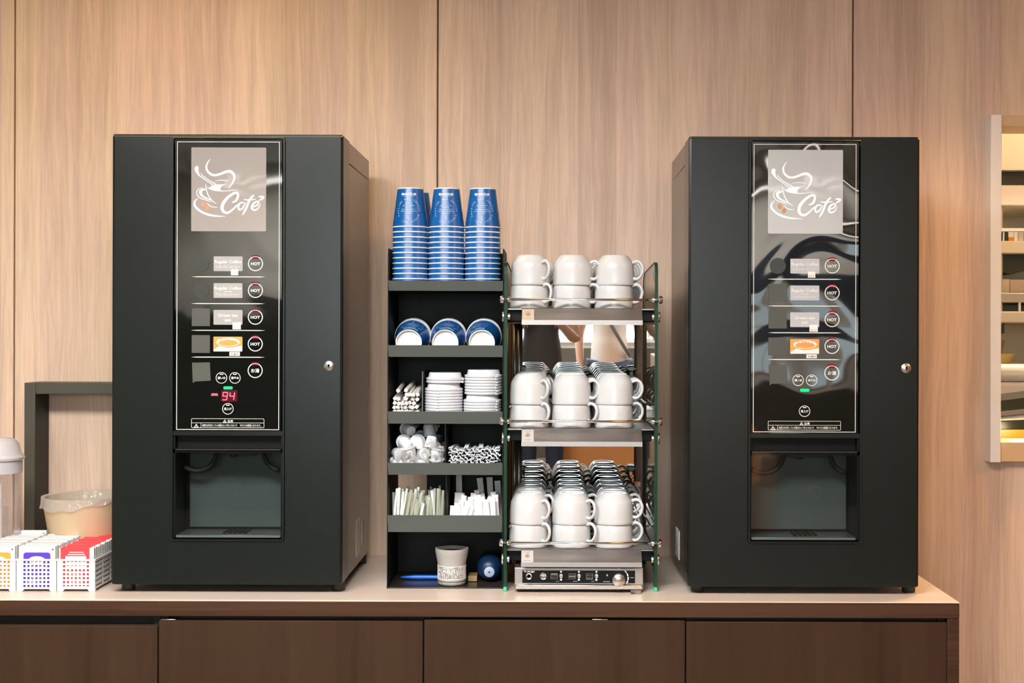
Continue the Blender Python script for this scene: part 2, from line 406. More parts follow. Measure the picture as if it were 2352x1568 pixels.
# ------------------------------------------------------------------ room shell
WINS = [(-1.75, .95, 1.05, 2.45), (1.55, 2.05, 1.18, 1.70), (2.2, 2.9, 1.18, 1.70)]
def build_room():
    # opening of the serving hatch
    hx0, hx1 = PX(2290, 660, YW), PX(2290, 660, YW) + .95
    hz1, hz0 = PZ(2300, 272, YW), PZ(2300, 1052, YW)
    m = MB(); seams = [PX(33, 500, YW), PX(1005, 300, YW), PX(1959, 200, YW), PX(1959, 200, YW) + 1.12]
    xs = [-3.3] + seams + [3.3]
    for i in range(len(xs)-1):
        a, b = xs[i] + (.0022 if i else 0), xs[i+1] - (.0022 if i < len(xs)-2 else 0)
        if b > hx0 and a < hx1:
            for (p, q, z0, z1) in ((a, min(b,hx0), 0, 2.75), (max(a,hx0), min(b,hx1), 0, hz0), (max(a,hx0), min(b,hx1), hz1, 2.75), (max(a,hx1), b, 0, 2.75)):
                if q - p > .005: m.box(p, q, YW, YW+.02, z0, z1)
        else: m.box(a, b, YW, YW+.02, 0, 2.75, .0012, 1)
    struct(m.build('wall_back', 'wall_wood'))
    m = MB()
    for (p, q, z0, z1) in ((-3.3, hx0, 0, 2.75), (hx0, hx1, 0, hz0), (hx0, hx1, hz1, 2.75), (hx1, 3.3, 0, 2.75)): m.box(p, q, YW+.021, YW+.09, z0, z1)
    struct(m.build('trim_1', 'seam_dark'))
    struct(MB().box(-3.3, 3.3, -5.2, YW+.09, -.05, 0).build('floor', 'floor_vinyl'))
    struct(MB().box(-3.4, 3.4, -5.2, YW+.09, 2.75, 2.8).build('ceiling', 'ceiling_white'))
    struct(MB().box(-3.4, -3.3, -5.2, YW+.09, 0, 2.75).build('wall_left', 'plaster_mid'))
    struct(MB().box(3.3, 3.4, -5.2, YW+.09, 0, 2.75).build('wall_right', 'cabinet_tan_wall'))
    # wall behind the camera; of its three windows the large one is added fill
    wins = WINS
    m = MB(); y0, y1 = -5.3, -5.2
    x = -3.3
    for (a, b, z0, z1) in wins:
        m.box(x, a, y0, y1, 1.0, 2.75); m.box(a, b, y0, y1, 1.0, z0); m.box(a, b, y0, y1, z1, 2.75); x = b
    m.box(x, 3.3, y0, y1, 1.0, 2.75)
    m.mi = 1; m.box(-3.3, 3.3, y0, y1, 0, 1.0)
    struct(m.build('wall_front', ['plaster', 'plaster_low']))
    for i, (a, b, z0, z1) in enumerate(wins):
        f = MB(); t = .035
        f.ring([(a,z0),(b,z0),(b,z1),(a,z1)], [(a+t,z0+t),(b-t,z0+t),(b-t,z1-t),(a+t,z1-t)], y0-.01, y1+.02)
        f.box((a+b)/2-.015, (a+b)/2+.015, y0, y1+.01, z0, z1)
        w = struct(f.build('window_%d' % (i+2), 'window_steel'))
        p = MB().box(a+t, b-t, -5.26, -5.254, z0+t, z1-t).build('pane', 'glass_clear', w)
    # serving hatch frame
    D = 3.655
    fx0, fx1 = PX(2275, 660, D), PX(2300, 660, D)
    fz1, fz0 = PZ(2290, 263, D), PZ(2290, 1062, D)
    m = MB()
    m.box(fx0, fx1, D, YW+.11, fz0, fz1, .0015, 1)
    m.box(hx1-.005, hx1+.025, D, YW+.11, fz0, fz1, .0015, 1)
    w = struct(m.build('window_1', 'window_steel'))
    m = MB(); m.box(fx1, hx1-.005, D+.012, YW+.11, PZ(2320, 288, D), fz1-.001, .0015, 1); m.build('window_head', 'frame_warm_lit', w)
    m = MB(); m.box(fx1, hx1-.005, D+.012, YW+.11, fz0+.001, PZ(2320, 1016, D), .0015, 1); m.build('window_sill', 'frame_warm_lit', w)
    return hx0, hx1, hz0, hz1
HX0, HX1, HZ0, HZ1 = build_room()

# ------------------------------------------------------------------ kitchen beyond the hatch
def build_kitchen():
    x0, x1, yb = .6, 3.3, 4.556
    m = MB()
    m.box(x0, x1, yb, yb+.05, 0, 2.6); m.box(x0-.05, x0, YW+.09, yb, 0, 2.6); m.box(x1, x1+.05, YW+.09, yb, 0, 2.6)
    struct(m.build('wall_kitchen', 'kitchen_wall'))
    struct(MB().box(x0, x1, YW+.09, yb, 2.6, 2.65).build('ceiling_kitchen', 'ceiling_white'))
    struct(MB().box(x0, x1, YW+.09, yb, -.05, 0).build('floor_kitchen', 'floor_vinyl'))
    D = 4.15
    X = lambda px: PX(px, 660, D); Z = lambda py: PZ(2326, py, D)
    xa, xb = X(2285), X(2285) + .9
    # storage rack standing just behind the hatch
    r = thing('storage_rack', 'pale metal storage rack seen through the serving hatch', 'rack', (xa, D, 0))
    for xx in (xa+.01, xb):
        for yy in (D+.02, D+.36): MB().box(xx, xx+.02, yy, yy+.02, Z(745), Z(427)).build('post', 'kitchen_steel', r)
    for (p0, p1, mm) in ((425, 472, 'kitchen_white'), (553, 582, 'kitchen_beige'), (672, 695, 'kitchen_steel'), (715, 741, 'kitchen_beige')):
        MB().box(xa, xb+.03, D, D+.4, Z(p1), Z(p0), .003, 1).build('shelf', mm, r)
    MB().box(xa, xb+.03, D-.004, D+.004, Z(531), Z(524)).build('guard_rail', 'kitchen_white', r)
    for k in range(3): MB().box(X(2341)+k*.12, X(2345)+k*.12, D+.001, D+.01, Z(716), Z(694)).build('bracket', 'kitchen_white', r)
    # hood above
    h = thing('cooker_hood', 'beige cooker hood behind the top of the serving hatch', 'hood', (xa, D, Z(392)))
    MB().prism_x([(D-.02, Z(392)), (D-.02, Z(301)), (D-.01, Z(298)), (D+.4, Z(296)), (D+.4, Z(392))], xa, xb).build('canopy', 'kitchen_beige', h)
    MB().box(xa, xb, D+.02, D+.4, Z(425)+.0005, Z(392)-.001).build('filter', 'kitchen_dark', h)
    # little boxes on the second shelf
    zz = Z(553)+.0005
    for px0, px1, mm, lb in ((2299, 2312, 'plaster', 'dull beige carton, first on the upper hatch shelf'), (2313, 2320, 'kitchen_dark', 'small black box beside the orange carton in the hatch'),
                      (2321, 2333, 'tray_orange', 'orange and white carton on the upper hatch shelf'), (2334, 2343, 'kitchen_white', 'white carton right of the orange one in the hatch'), (2344, 2356, 'kitchen_beige', 'cream carton at the right edge of the hatch shelf')):
        m = MB(); m.box(X(px0), X(px1), D+.02, D+.12, zz, zz+.028, .001, 1)
        if mm == 'tray_orange': m.mi = 1; m.box(X(px0)-.0002, X(px1)+.0002, D+.0195, D+.1205, zz+.012, zz+.0285)
        tag(m.build('carton', [mm, 'kitchen_white'], None, (X(px0), D, zz)), lb, 'box', 'cartons in the serving hatch')
    m = MB(); zz = Z(672)+.0005
    m.prism([(X(2300), zz), (X(2326), zz), (X(2326), Z(640)), (X(2310), Z(640))], D+.03, D+.2); m.mi = 1
    m.box(X(2327), X(2375), D+.03, D+.24, zz, Z(641), .002, 1)
    tag(m.build('folded_carton', ['kitchen_beige', 'box_tan'], None, (X(2300), D, zz)), 'tan open carton on the middle hatch shelf', 'box')
    m = MB(); m.prism([(X(2300), Z(582)-.001), (X(2380), Z(582)-.001), (X(2380), Z(618)), (X(2335), Z(628)), (X(2300), Z(620))], D+.05, D+.3)
    tag(m.build('hanging_towel', 'kitchen_dark', None, (X(2300), D, Z(625))), 'dark olive cloth under the white hatch shelf', 'cloth')
    # work surface behind the hatch with what stands on it
    wt = thing('kitchen_worktop', 'steel worktop behind the serving hatch', 'worktop', (xa, 3.80, HZ0-.02))
    MB().box(HX0-.05, HX1+.3, YW+.115, 4.12, HZ0-.04, HZ0-.002, .002, 1).build('top', 'kitchen_steel', wt)
    D2 = 3.9; X2 = lambda px: PX(px, 950, D2); Z2 = lambda py: PZ(2326, py, D2)
    zt = HZ0-.0015
    xo = X2(2296)
    m = MB(); zo = zt
    m.prism(rrect(xo-.08, xo+.30, zo, Z2(983), .006, 3), D2-.06, D2+.18)
    tag(m.build('serving_tray', 'tray_orange', None, (xo, D2, zo)), 'orange tray at the bottom of the serving hatch', 'tray')
    zo = Z2(983)+.0008
    m = MB(); m.prism([(xo-.08, zo), (xo+.30, zo), (xo+.30, Z2(955)), (xo-.08, Z2(968))], D2-.05, D2+.17)
    tag(m.build('serving_tray', 'tray_black', None, (xo, D2, zo)), 'black tray lying on the orange tray', 'tray')
    m = MB()
    for k in range(6): m.hexa([(xo-.07+k*.02, D2-.04+k*.01, Z2(967)+.001+k*.002),(xo+.28, D2-.04+k*.01, Z2(953)+k*.004+.001),(xo+.28, D2-.03+k*.01, Z2(953)+k*.004+.001),(xo-.07+k*.02, D2-.03+k*.01, Z2(967)+.001+k*.002)] +
                             [(xo-.07+k*.02, D2-.04+k*.01, Z2(967)+.005+k*.002),(xo+.28, D2-.04+k*.01, Z2(953)+k*.004+.004),(xo+.28, D2-.03+k*.01, Z2(953)+k*.004+.004),(xo-.07+k*.02, D2-.03+k*.01, Z2(967)+.005+k*.002)])
    tag(m.build('paper_stack', 'kitchen_white', None, (xo, D2, Z2(960))), 'white papers fanned between the two black trays', 'paper')
    m = MB(); m.hexa([(xo-.08, D2-.05, Z2(948)),(xo+.30, D2-.05, Z2(915)),(xo+.30, D2+.17, Z2(915)),(xo-.08, D2+.17, Z2(948)),(xo-.08, D2-.05, Z2(925)),(xo+.30, D2-.05, Z2(885)),(xo+.30, D2+.17, Z2(885)),(xo-.08, D2+.17, Z2(925))])
    tag(m.build('serving_tray', 'tray_black', None, (xo, D2, Z2(930))), 'black tray tilted on top of the papers', 'tray')
    c = thing('food_container', 'white lidded food container behind the black trays', 'container', (X2(2330), 4.15, zt))
    y0, y1 = 4.13, 4.40
    D3 = 4.13; X3 = lambda px: PX(px, 900, D3); Z3 = lambda py: PZ(2326, py, D3)
    MB().box(X3(2290), X3(2290)+.45, y0, y1, 1.05, Z3(877), .012, 3).build('tub', 'kitchen_white', c)
    MB().box(X3(2288), X3(2288)+.46, y0-.006, y1+.006, Z3(876), Z3(836), .02, 4).build('lid', 'kitchen_white', c)
    zb = Z3(836)+.0005
    m = MB(); m.shell([(.0,0),(.045,0),(.06,.03),(.057,.03),(.043,.003),(0,.003)], (X3(2318), 4.26, zb), seg=24)
    tag(m.build('bowl', 'bowl_yellow', None, (X3(2318), 4.26, zb)), 'yellow bowl on the white container in the hatch', 'bowl')
    m = MB(); m.cyl((X3(2338), 4.3, zb+.004), (X3(2347), 4.3, zb+.07), .004); m.cyl((X3(2342), 4.3, zb+.004), (X3(2339), 4.33, zb+.06), .003)
    tag(m.build('utensils', 'kraft', None, (X3(2340), 4.3, zb)), 'brown utensils leaning behind the yellow bowl', 'utensil')
    m = MB(); m.box(X(2296), X(2313), D+.02, D+.1, Z(766), Z(741)-.001, .003, 1)
    tag(m.build('dispenser', 'kitchen_dark', None, (X(2300), D, Z(766))), 'small black dispenser hung under the lowest hatch shelf', 'dispenser')
build_kitchen()

# ------------------------------------------------------------------ counter with cabinets
def build_counter():
    xl = -2.4
    f = Fr(1265, 1380, YC)
    top = thing('countertop', 'pale wood countertop with a dark brown front edge', 'countertop', (0, YC+.3, ZC-.04))
    MB().box(xl, XE, YC, YW-.0005, ZC-.003, ZC, .0008, 1).build('top_surface', 'counter_top_wood', top)
    MB().box(xl, XE, YC, YC+.03, ZC-.0035-f.s*34, ZC-.0032, .001, 1).build('front_edge', 'counter_edge_wood', top)
    MB().box(xl, XE, YC+.03, YW-.0005, ZC-.03, ZC-.0034).build('core_board', 'plinth_dark', top)
    zt = ZC-.0035-f.s*34 - .0005
    # end panel, doors
    tag(MB().box(XE-f.s*27, XE, YC+.001, YW-.0005, 0, zt, .001, 1).build('end_panel_board', 'counter_edge_wood', None, (XE-.01, YC+.3, 0)), 'dark brown upright board closing the right end of the counter', 'panel')
    doors = [(-.60*2-.30, 362.5), (362.5, 972.5), (972.5, 1575), (1575, 2177)]
    x_of = lambda px: PX(px, 1490, YC)
    names = ['leftmost brown cabinet unit, its door lowest hung', 'brown cabinet unit under the left coffee machine', 'brown cabinet unit under the cup warmer rack', 'rightmost brown cabinet unit at the counter end']
    for i, (a, b) in enumerate(doors):
        xa = x_of(a) if i else x_of(362.5)-.60; xb = x_of(b)
        c = thing('cabinet', names[i], 'cabinet', ((xa+xb)/2, YC+.3, 0), 'cabinets under the counter')
        zd = [PZ(200,1437,YC), PZ(660,1426,YC), PZ(1265,1424.5,YC), PZ(1880,1429,YC)][i]
        g = .0016
        MB().box(xa+g, xb-g, YC+.001, YC+.021, .08, zd, .0012, 1).build('door', 'cabinet_wood', c)
        cc = MB()
        cc.box(xa+.001, xa+.017, YC+.024, YW-.03, .08, zt-.004); cc.box(xb-.017, xb-.001, YC+.024, YW-.03, .08, zt-.004)
        cc.box(xa+.017, xb-.017, YC+.03, YW-.03, .08, .1); cc.box(xa+.001, xb-.001, YC+.035, YC+.05, zt-.05, zt-.004)
        cc.build('carcass', 'plinth_dark', c)
        MB().box(xa, xb, YC+.06, YC+.075, 0, .079).build('plinth', 'plinth_dark', c)
        if i in (1, 2):
            q = MB(); px = 385 if i == 1 else 1378
            q.box(x_of(px-18), x_of(px+18), YC+.004, YC+.03, zd+.0003, zd+.0028, .0006, 1); q.build('hinge_plate', 'steel', c)
build_counter()
# ------------------------------------------------------------------ coffee machines
LOGO = [  # brush strokes in the artwork's own units (x, y down, width)
 [(388,265,4),(340,325,20),(318,400,30),(340,470,34),(400,525,36),(470,540,36),(560,518,38),(650,482,42),(730,475,46),(790,525,42),(800,590,34),(775,660,26),(735,715,18),(700,755,6)],
 [(155,415,62),(150,445,66),(165,490,46),(200,545,22),(270,600,12),(360,660,12),(450,722,10),(560,795,4)],
 [(218,492,4),(250,545,13),(320,600,13),(420,660,14),(500,712,16),(560,760,6)],
 [(325,745,6),(400,780,16),(500,802,18),(620,810,12),(740,803,8),(850,793,3)],
 [(460,637,3),(560,627,9),(640,628,8),(710,633,3)],
 [(305,700,8),(320,790,14),(350,880,16),(400,960,18),(490,1030,4)],
 [(270,765,6),(200,768,8),(157,815,12),(165,880,14),(220,935,14),(310,965,14),(410,1000,5)],
 [(318,785,12),(260,790,30),(222,815,50),(222,850,46),(255,900,32),(320,935,24),(390,965,12)],
 [(175,935,6),(125,985,26),(118,1050,34),(170,1120,34),(260,1180,34),(370,1220,34),(500,1240,24),(650,1245,4)],
 [(335,1010,5),(370,1058,12),(430,1084,12),(515,1092,3)],
 [(770,1005,22),(830,975,34),(862,900,38),(850,845,38),(790,850,38),(690,920,46),(610,1020,52),(590,1110,52),(625,1170,44),(690,1182,38),(770,1130,30),(840,1060,22),(862,1040,12)],
 [(955,1010,26),(905,1015,28),(868,1075,32),(885,1128,30),(935,1110,26),(975,1045,20),(990,1015,16)],
 [(1130,885,24),(1085,930,34),(1040,1010,36),(1010,1090,36),(975,1160,32),(940,1215,14)],
 [(965,955,14),(1060,962,24),(1165,950,10)],
 [(1090,1085,20),(1180,1060,24),(1220,1005,26),(1180,990,26),(1120,1035,34),(1102,1105,36),(1145,1135,30),(1205,1110,22),(1250,1030,6)],
 [(1222,970,8),(1265,950,28),(1300,912,32),(1225,905,22)],
]
FOAM = [(365,757),(430,712),(480,702),(600,698),(660,692),(605,712),(572,742),(560,770),(565,802),(500,797),(430,778)]

def machine(side):
    left = side == 'left'
    Df = 3.15; s = Df/FPX
    # local pixel frame: the left machine's own pixels
    if left: F = Fr(521, 823, Df)
    else: F = Fr(1846, 828.5, Df)
    bx, bz = F.X, F.Z
    X = lambda px: bx + (px-521)*s
    Z = lambda py: bz - (py-823)*s
    lab = ('tall black coffee machine left of the cup organizer, its display reading 94' if left else
           'tall black coffee machine right of the cup warmer, its display blank')
    t = thing('coffee_machine', lab, 'coffee machine', (X(521), Df+.2, ZC), 'coffee machines on the counter')
    ax, bxr = X(256), X(787); zt, zb = Z(308.5), Z(1342)
    dth = .095; yb = 3.60
    # door: thick slab with rounded vertical edges and an opening for the front module
    fx0, fx1, fz1, fz0 = X(393), X(655), Z(313), Z(1243)
    hole = rrect(fx0, fx1, fz0, fz1, 8*s, 4)
    o1 = rrect(ax+.006, bxr-.006, zb, zt, .004, 4); o2 = rrect(ax+.0015, bxr-.0015, zb, zt, .004, 4); o3 = rrect(ax, bxr, zb, zt, .004, 4)
    m = MB(); v, fcs = [], []
    n = len(hole); y_ = [Df, Df, Df+.0018, Df+.006, Df+dth]
    loops = [hole, o1, o2, o3, o3]
    for lp, y in zip(loops, y_): v += [(x, y, z) for x, z in lp]
    v += [(x, Df+.03, z) for x, z in hole]
    for a in range(4):
        for i in range(n): j = (i+1)%n; fcs.append((a*n+i, a*n+j, (a+1)*n+j, (a+1)*n+i))
    for i in range(n): j = (i+1)%n; fcs.append((i, 5*n+i, 5*n+j, j)); fcs.append((4*n+i, 4*n+j, 5*n+j, 5*n+i))
    vs, fs = m._new(v, fcs)
    for k, q in enumerate(fs): q.smooth = n <= k < 3*n
    door = m.build('door', 'black_satin', t)
    MB().prism_x([(Df-.0006, zt-.0048), (Df+.0034, zt-.0002), (Df+.007, zt+.0001), (Df+.007, zt-.0048)], ax+.0015, bxr-.0015).build('top_glint_edge', 'glint_gloss', door)  # facets added on the door and bezel edge to catch the lamp's highlight
    MB().prism_x([(Df-.0048, Z(313)-.0046), (Df-.0008, Z(313)-.0006), (Df+.002, Z(313)-.0006), (Df+.002, Z(313)-.0046)], X(398), X(650)).build('module_glint_edge', 'glint_gloss', door)
    m = MB(); lx, lz = X(756), Z(839)
    m.lathe([(0,-.004),(.0085,-.004),(.0115,-.002),(.0118,.0),(.0118,.004)], (lx, Df-.0008, lz), 'y', 24, M=Matrix.Scale(-1,4,(0,0,1)) if False else None)
    lk = m.build('lock', 'lock_metal', door)
    MB().cyl((lx,Df-.0062,lz),(lx,Df-.004,lz),.006,16).build('lock_core','steel', door) if False else None
    mm = MB(); mm.box(lx-.0012, lx+.0012, Df-.0056, Df-.0048, lz-.004, lz+.003); mm.cyl((lx,Df-.0056,lz+.001),(lx,Df-.0048,lz+.001),.0026,12); mm.build('keyhole', 'black_deep', door)
    # bezel
    br = rrect(fx0+.001, fx1-.001, fz0+.001, fz1-.001, 7*s, 4)
    wz1, wz0 = Z(996), Z(1237)
    inner_all = rrect(X(398), X(650), Z(1238), Z(318), 5*s, 4)
    m = MB(); m.ring(br, inner_all, Df-.004, Df+.028)
    m.box(X(398)-.0005, X(650)+.0005, Df-.0005, Df+.02, Z(1000), Z(990))
    m.build('bezel', 'black_satin', t)
    # control panel
    px0, px1, pz1, pz0 = X(400.5), X(646.5), Z(319.5), Z(991)
    yp = Df+.0015
    cp = MB().box(px0, px1, yp, yp+.012, pz0, pz1).build('control_panel', 'black_gloss' if left else 'black_gloss_film', t)
    q = MB(); e = 1.1*s
    q.ring([(X(405),Z(987)),(X(641),Z(987)),(X(641),Z(325)),(X(405),Z(325))], [(X(405)+e*1.3,Z(987)+e*1.3),(X(641)-e*1.3,Z(987)+e*1.3),(X(641)-e*1.3,Z(325)-e*1.3),(X(405)+e*1.3,Z(325)-e*1.3)], yp-.0004, yp-.0001)
    for py in (635.5, 697, 758.5, 820): q.prism([(X(438),Z(py)), (X(452),Z(py-1)), (X(596),Z(py-1)), (X(608),Z(py)), (X(596),Z(py+1)), (X(452),Z(py+1))], yp-.0004, yp-.0001)
    q.build('printed_line', 'print_white', cp)
    # logo window
    lw = MB().prism(rrect(X(438), X(610), Z(531), Z(338.5), 2*s, 3), yp-.0010, yp-.0001).build('logo_display', 'logo_window' if left else 'logo_window_pale', cp)
    fn = lambda x, y: (X(430+x/7.468), yp-.0014, Z(330+y/7.468))
    q = MB()
    for k, st in enumerate(LOGO): q.stroke(st, fn, 5)
    q.poly([fn(x,y) for x,y in FOAM])
    q.build('logo_print', 'logo_white', lw, fixn=False)
    q = MB()
    for cx, cy, a in ((265,1035,-25),(335,1105,25)):
        for sg in (-1, 1):
            P = []
            for k in range(13):
                th = PI*k/12; u, w = sg*32*math.sin(th)+sg*3, 50*math.cos(th); ca, sa = math.cos(math.radians(a)), math.sin(math.radians(a))
                P.append(fn(cx+u*ca-w*sa, cy+u*sa+w*ca))
            q.poly(P)
    q.build('bean_print', 'bean_orange', lw, fixn=False)
    # drink rows
    rows = [('Regular Coffee','レギュラーコーヒー',None,'label_grey'),('Regular Coffee','アメリカンコーヒー','American','label_grey'),('Green tea','緑茶',None,'label_grey'),(None,'カプチーノ',None,'label_orange')]
    for i, py in enumerate((605,666.5,728,789.5)):
        en, jp, sub, lm = rows[i]
        if not left and lm == 'label_grey': lm = 'label_grey_light'
        m = MB(); m.prism(rrect(X(490), X(556.5), Z(py+17.5), Z(py-16.5), 1.5*s, 2), yp-.0012, yp-.0001)
        dl = m.build('drink_label', lm, cp)
        if en:
            q = MB(); q.text(en, 9.5*s, (X(523), yp-.0014, Z(py-1 if not sub else py-2)), width=(61 if 'Reg' in en else 46)*s, bold=.02)
            if sub: q.text(sub, 4.5*s, (X(523), yp-.0014, Z(py+4)), bold=.01)
            q.text(jp, 6.5*s, (X(523), yp-.0014, Z(py+(10 if not sub else 12))), width=(54 if len(jp) > 4 else 15)*s, bold=.01)
            q.build('label_text', 'print_white', dl, fixn=False)
        else:
            q = MB(); yy = yp-.0014
            q.poly([(X(490.5),yy,Z(py+17)),(X(556),yy,Z(py+17)),(X(556),yy,Z(py+4)),(X(549),yy,Z(py+5)),(X(535),yy,Z(py+8)),(X(520),yy,Z(py+8.5)),(X(504),yy,Z(py+5)),(X(490.5),yy,Z(py+13))][::-1])
            yy -= .0002; q.poly([(X(524)+27*s*math.cos(a*PI/12), yy, Z(py-4)+10*s*math.sin(a*PI/12)) for a in range(24)])
            q.build('cup_picture', 'label_cream', dl, fixn=False)
            q = MB(); yy -= .0002; q.poly([(X(524)+23*s*math.cos(a*PI/12), yy, Z(py-2)+6.5*s*math.sin(a*PI/12)) for a in range(24)]); q.build('drink_picture', 'label_orange', dl, fixn=False)
            q = MB(); q.text(jp, 8*s, (X(524), yy-.0002, Z(py-6)), width=38*s, bold=.025); q.text('コーヒー', 4*s, (X(524), yy-.0002, Z(py-.5)), bold=.01); q.build('label_text', 'bean_orange', dl, fixn=False)
        # small price tag at the label's lower edge
        tx = {0:(530,547,618,632),2:(534,553,740,756),3:(527,551,808,817)}.get(i)
        if tx:
            m = MB(); m.box(X(tx[0]), X(tx[1]), yp-.0024, yp-.0014, Z(tx[3]), Z(tx[2])); pt = m.build('price_tag', 'label_cream', cp)
            q = MB(); q.text('カップ' if i != 3 else '準備中', 5*s, (X((tx[0]+tx[1])/2), yp-.0026, Z(tx[3]-2)), width=(tx[1]-tx[0]-5)*s, bold=.01)
            q.build('tag_text', 'patch_grey', pt, fixn=False)
        # cup-size mark at the left
        if i < 2 and left: MB().prism(circ(X(461), Z(py), 18.5*s, 36), yp-.0012, yp-.0002).build('size_disc', 'disc_smoke', cp)
        elif i == 0: MB().prism(circ(X(461), Z(py), 18.5*s, 36), yp-.0012, yp-.0002).build('size_disc', 'disc_smoke', cp)
        else: MB().box(X(440), X(482), yp-.0014, yp-.0002, Z(py+21), Z(py-20), .0003, 1).build('covering_patch', 'patch_grey', cp)
    a = math.radians(-2); P = [(441,833),(482,832),(484,874),(462,875.5),(448,876),(443,880)]
    MB().prism([(X(x), Z(y)) for x, y in P], yp-.0016, yp-.0002).build('covering_patch', 'patch_grey', cp)
    # round buttons
    def button(px, py, r, text, hot):
        q = MB(); yb_ = yp-.0008
        q.ring(circ(X(px), Z(py), r*s, 40), circ(X(px), Z(py), (r-(2.1 if hot else 1.4))*s, 40), yb_, yp-.0001)
        b_ = q.build('button', 'print_white', cp)
        q = MB()
        if text == 'HOT': q.text('HOT', 9*s, (X(px), yp-.0008, Z(py+3.4)), width=21.5*s, bold=.035)
        elif hot: q.text(text, 10*s, (X(px), yp-.0008, Z(py+4)), width=19*s, bold=.02)
        else: q.text(text, 6.5*s, (X(px), yp-.0008, Z(py+2.6)), width=18*s, bold=.02)
        if not hot: q.box(X(px-4), X(px+4), yp-.0009, yp-.0002, Z(py-7.2), Z(py-9.4))
        q.build('button_text', 'print_white', b_, fixn=False)
        if hot:
            q = MB(); o = circ(X(px), Z(py), (r+.2)*s, 10, 62, 118); ii = circ(X(px), Z(py), (r-2.3)*s, 10, 62, 118)
            nn = len(o); q._new([(x, yp-.0010, z) for x, z in o]+[(x, yp-.0010, z) for x, z in ii], [(k,k+1,k+1+nn,k+nn) for k in range(nn-1)])
            q.build('button_lamp', 'print_red', b_, fixn=False)
            q = MB(); o = circ(X(px), Z(py), (r+2.6)*s, 10, 60, 120); ii = circ(X(px), Z(py), (r-5.5)*s, 10, 66, 114)
            q._new([(x, yp-.0005, z) for x, z in o]+[(x, yp-.0005, z) for x, z in ii], [(k,k+1,k+1+nn,k+nn) for k in range(nn-1)])
            q.build('lamp_glow', 'led_red_dim', b_, fixn=False)
    for py in (605,666.5,728,789.5): button(586, py, 17.2, 'HOT', True)
    button(586, 850.5, 17.2, 'お湯', True)
    button(508.5, 867.5, 13, '濃いめ', False); button(539.5, 867.5, 13, '湯多め', False); button(523.5, 938.5, 13, '湯上げ', False)
    MB().prism(rrect(X(513), X(534.5), Z(894), Z(887), 3.2*s, 4), yp-.0010, yp-.0001).build('status_lamp', 'led_green', cp)
    if left:
        dsp = MB().box(X(508), X(545), yp-.0006, yp-.0001, Z(922), Z(896)).build('temperature_display', 'led_red_dim', cp)
        q = MB(); w = 2.0
        def seg(x0,y0,x1,y1):
            sl = -.12; sk = lambda x, y: x + (909-y)*.14
            dx, dy = x1-x0, y1-y0; l = math.hypot(dx,dy); nx, ny = -dy/l*w/2, dx/l*w/2
            q.poly([(X(sk(x,y)), yp-.0010, Z(y)) for x, y in ((x0+nx,y0+ny),(x1+nx,y1+ny),(x1-nx,y1-ny),(x0-nx,y0-ny))])
        for ox, segs in ((512,'abcdfg'),(528,'bcfg')):
            if ox == 528: segs = 'bcfg'
            C = {'a':(0,0,10,0),'b':(10,0,10,8.5),'c':(10,8.5,10,17),'d':(0,17,10,17),'f':(0,0,0,8.5),'g':(0,8.5,10,8.5)}
            for k in segs: x0,y0,x1,y1 = C[k]; seg(ox+x0, 901+y0, ox+x1, 901+y1)
        q.build('digits', 'led_red', dsp, fixn=False)
        q = MB(); q.text('(温度)', 6*s, (X(493), yp-.0010, Z(908)), width=16*s, bold=.02); q.build('display_caption', 'led_red', cp, fixn=False)
    # caution box
    q = MB(); th = .9*s
    q.ring(rrect(X(439.5), X(607), Z(982.5), Z(961), 2.5*s, 3), rrect(X(439.5)+th, X(607)-th, Z(982.5)+th, Z(961)-th, 1.8*s, 3), yp-.0005, yp-.0001)
    q.box(X(440), X(606.5), yp-.0005, yp-.0001, Z(971.4), Z(970.6)); q.box(X(461.5), X(462.3), yp-.0005, yp-.0001, Z(982), Z(971))
    def tri(cx, y0, y1, hw):
        q.ring([(X(cx-hw),Z(y1)),(X(cx+hw),Z(y1)),(X(cx),Z(y0))], [(X(cx-hw+1.9),Z(y1-1.1)),(X(cx+hw-1.9),Z(y1-1.1)),(X(cx),Z(y0+2.4))], yp-.0005, yp-.0001)
        q.box(X(cx-.5), X(cx+.5), yp-.0005, yp-.0001, Z(y1-2.6), Z(y0+4))
    tri(516.5, 963, 970, 4.2); tri(451, 973, 981.5, 5.5)
    q.text('注意', 6.6*s, (X(529), yp-.0006, Z(969.6)), width=13*s, bold=.02)
    q.text('給茶口が点灯している間はカップをとらないで', 6*s, (X(465), yp-.0006, Z(979)), width=80*s, bold=.012, align='LEFT')
    q.text('やけどの原因になります。', 6*s, (X(551), yp-.0006, Z(979)), width=49*s, bold=.012, align='LEFT')
    q.build('caution_notice', 'print_white', cp, fixn=False)
    # serving bay behind its clear flap
    bx0, bx1 = X(402), X(645); y1 = Df+.105
    m = MB()
    m.box(X(398), bx0, Df+.004, y1, Z(1235), Z(1001)); m.box(bx1, X(650), Df+.004, y1, Z(1235), Z(1001))
    m.box(X(398), X(650), Df+.004, y1, Z(1040), Z(1031)); m.box(X(398), X(650), y1, y1+.006, Z(1238), Z(1001))
    m.box(bx0, bx1, Df+.024, Df+.04, Z(1031), Z(1000))
    bay = m.build('serving_bay', 'black_deep', t)
    MB().box(X(410), X(642), y1-.006, y1-.001, Z(1225), Z(1044), .002, 1).build('bay_back', 'bay_grey', bay)
    MB().box(X(403), X(644), Df+.006, y1-.002, Z(1236), Z(1229), .0015, 1).build('drip_tray', 'bay_grey', t)
    m = MB()
    for k in range(5): m.box(X(505)+k*.012, X(512)+k*.012, Df+.03, Df+.09, Z(1229)+.0002, Z(1229)+.0022)
    m.build('drip_slots', 'black_deep', t)
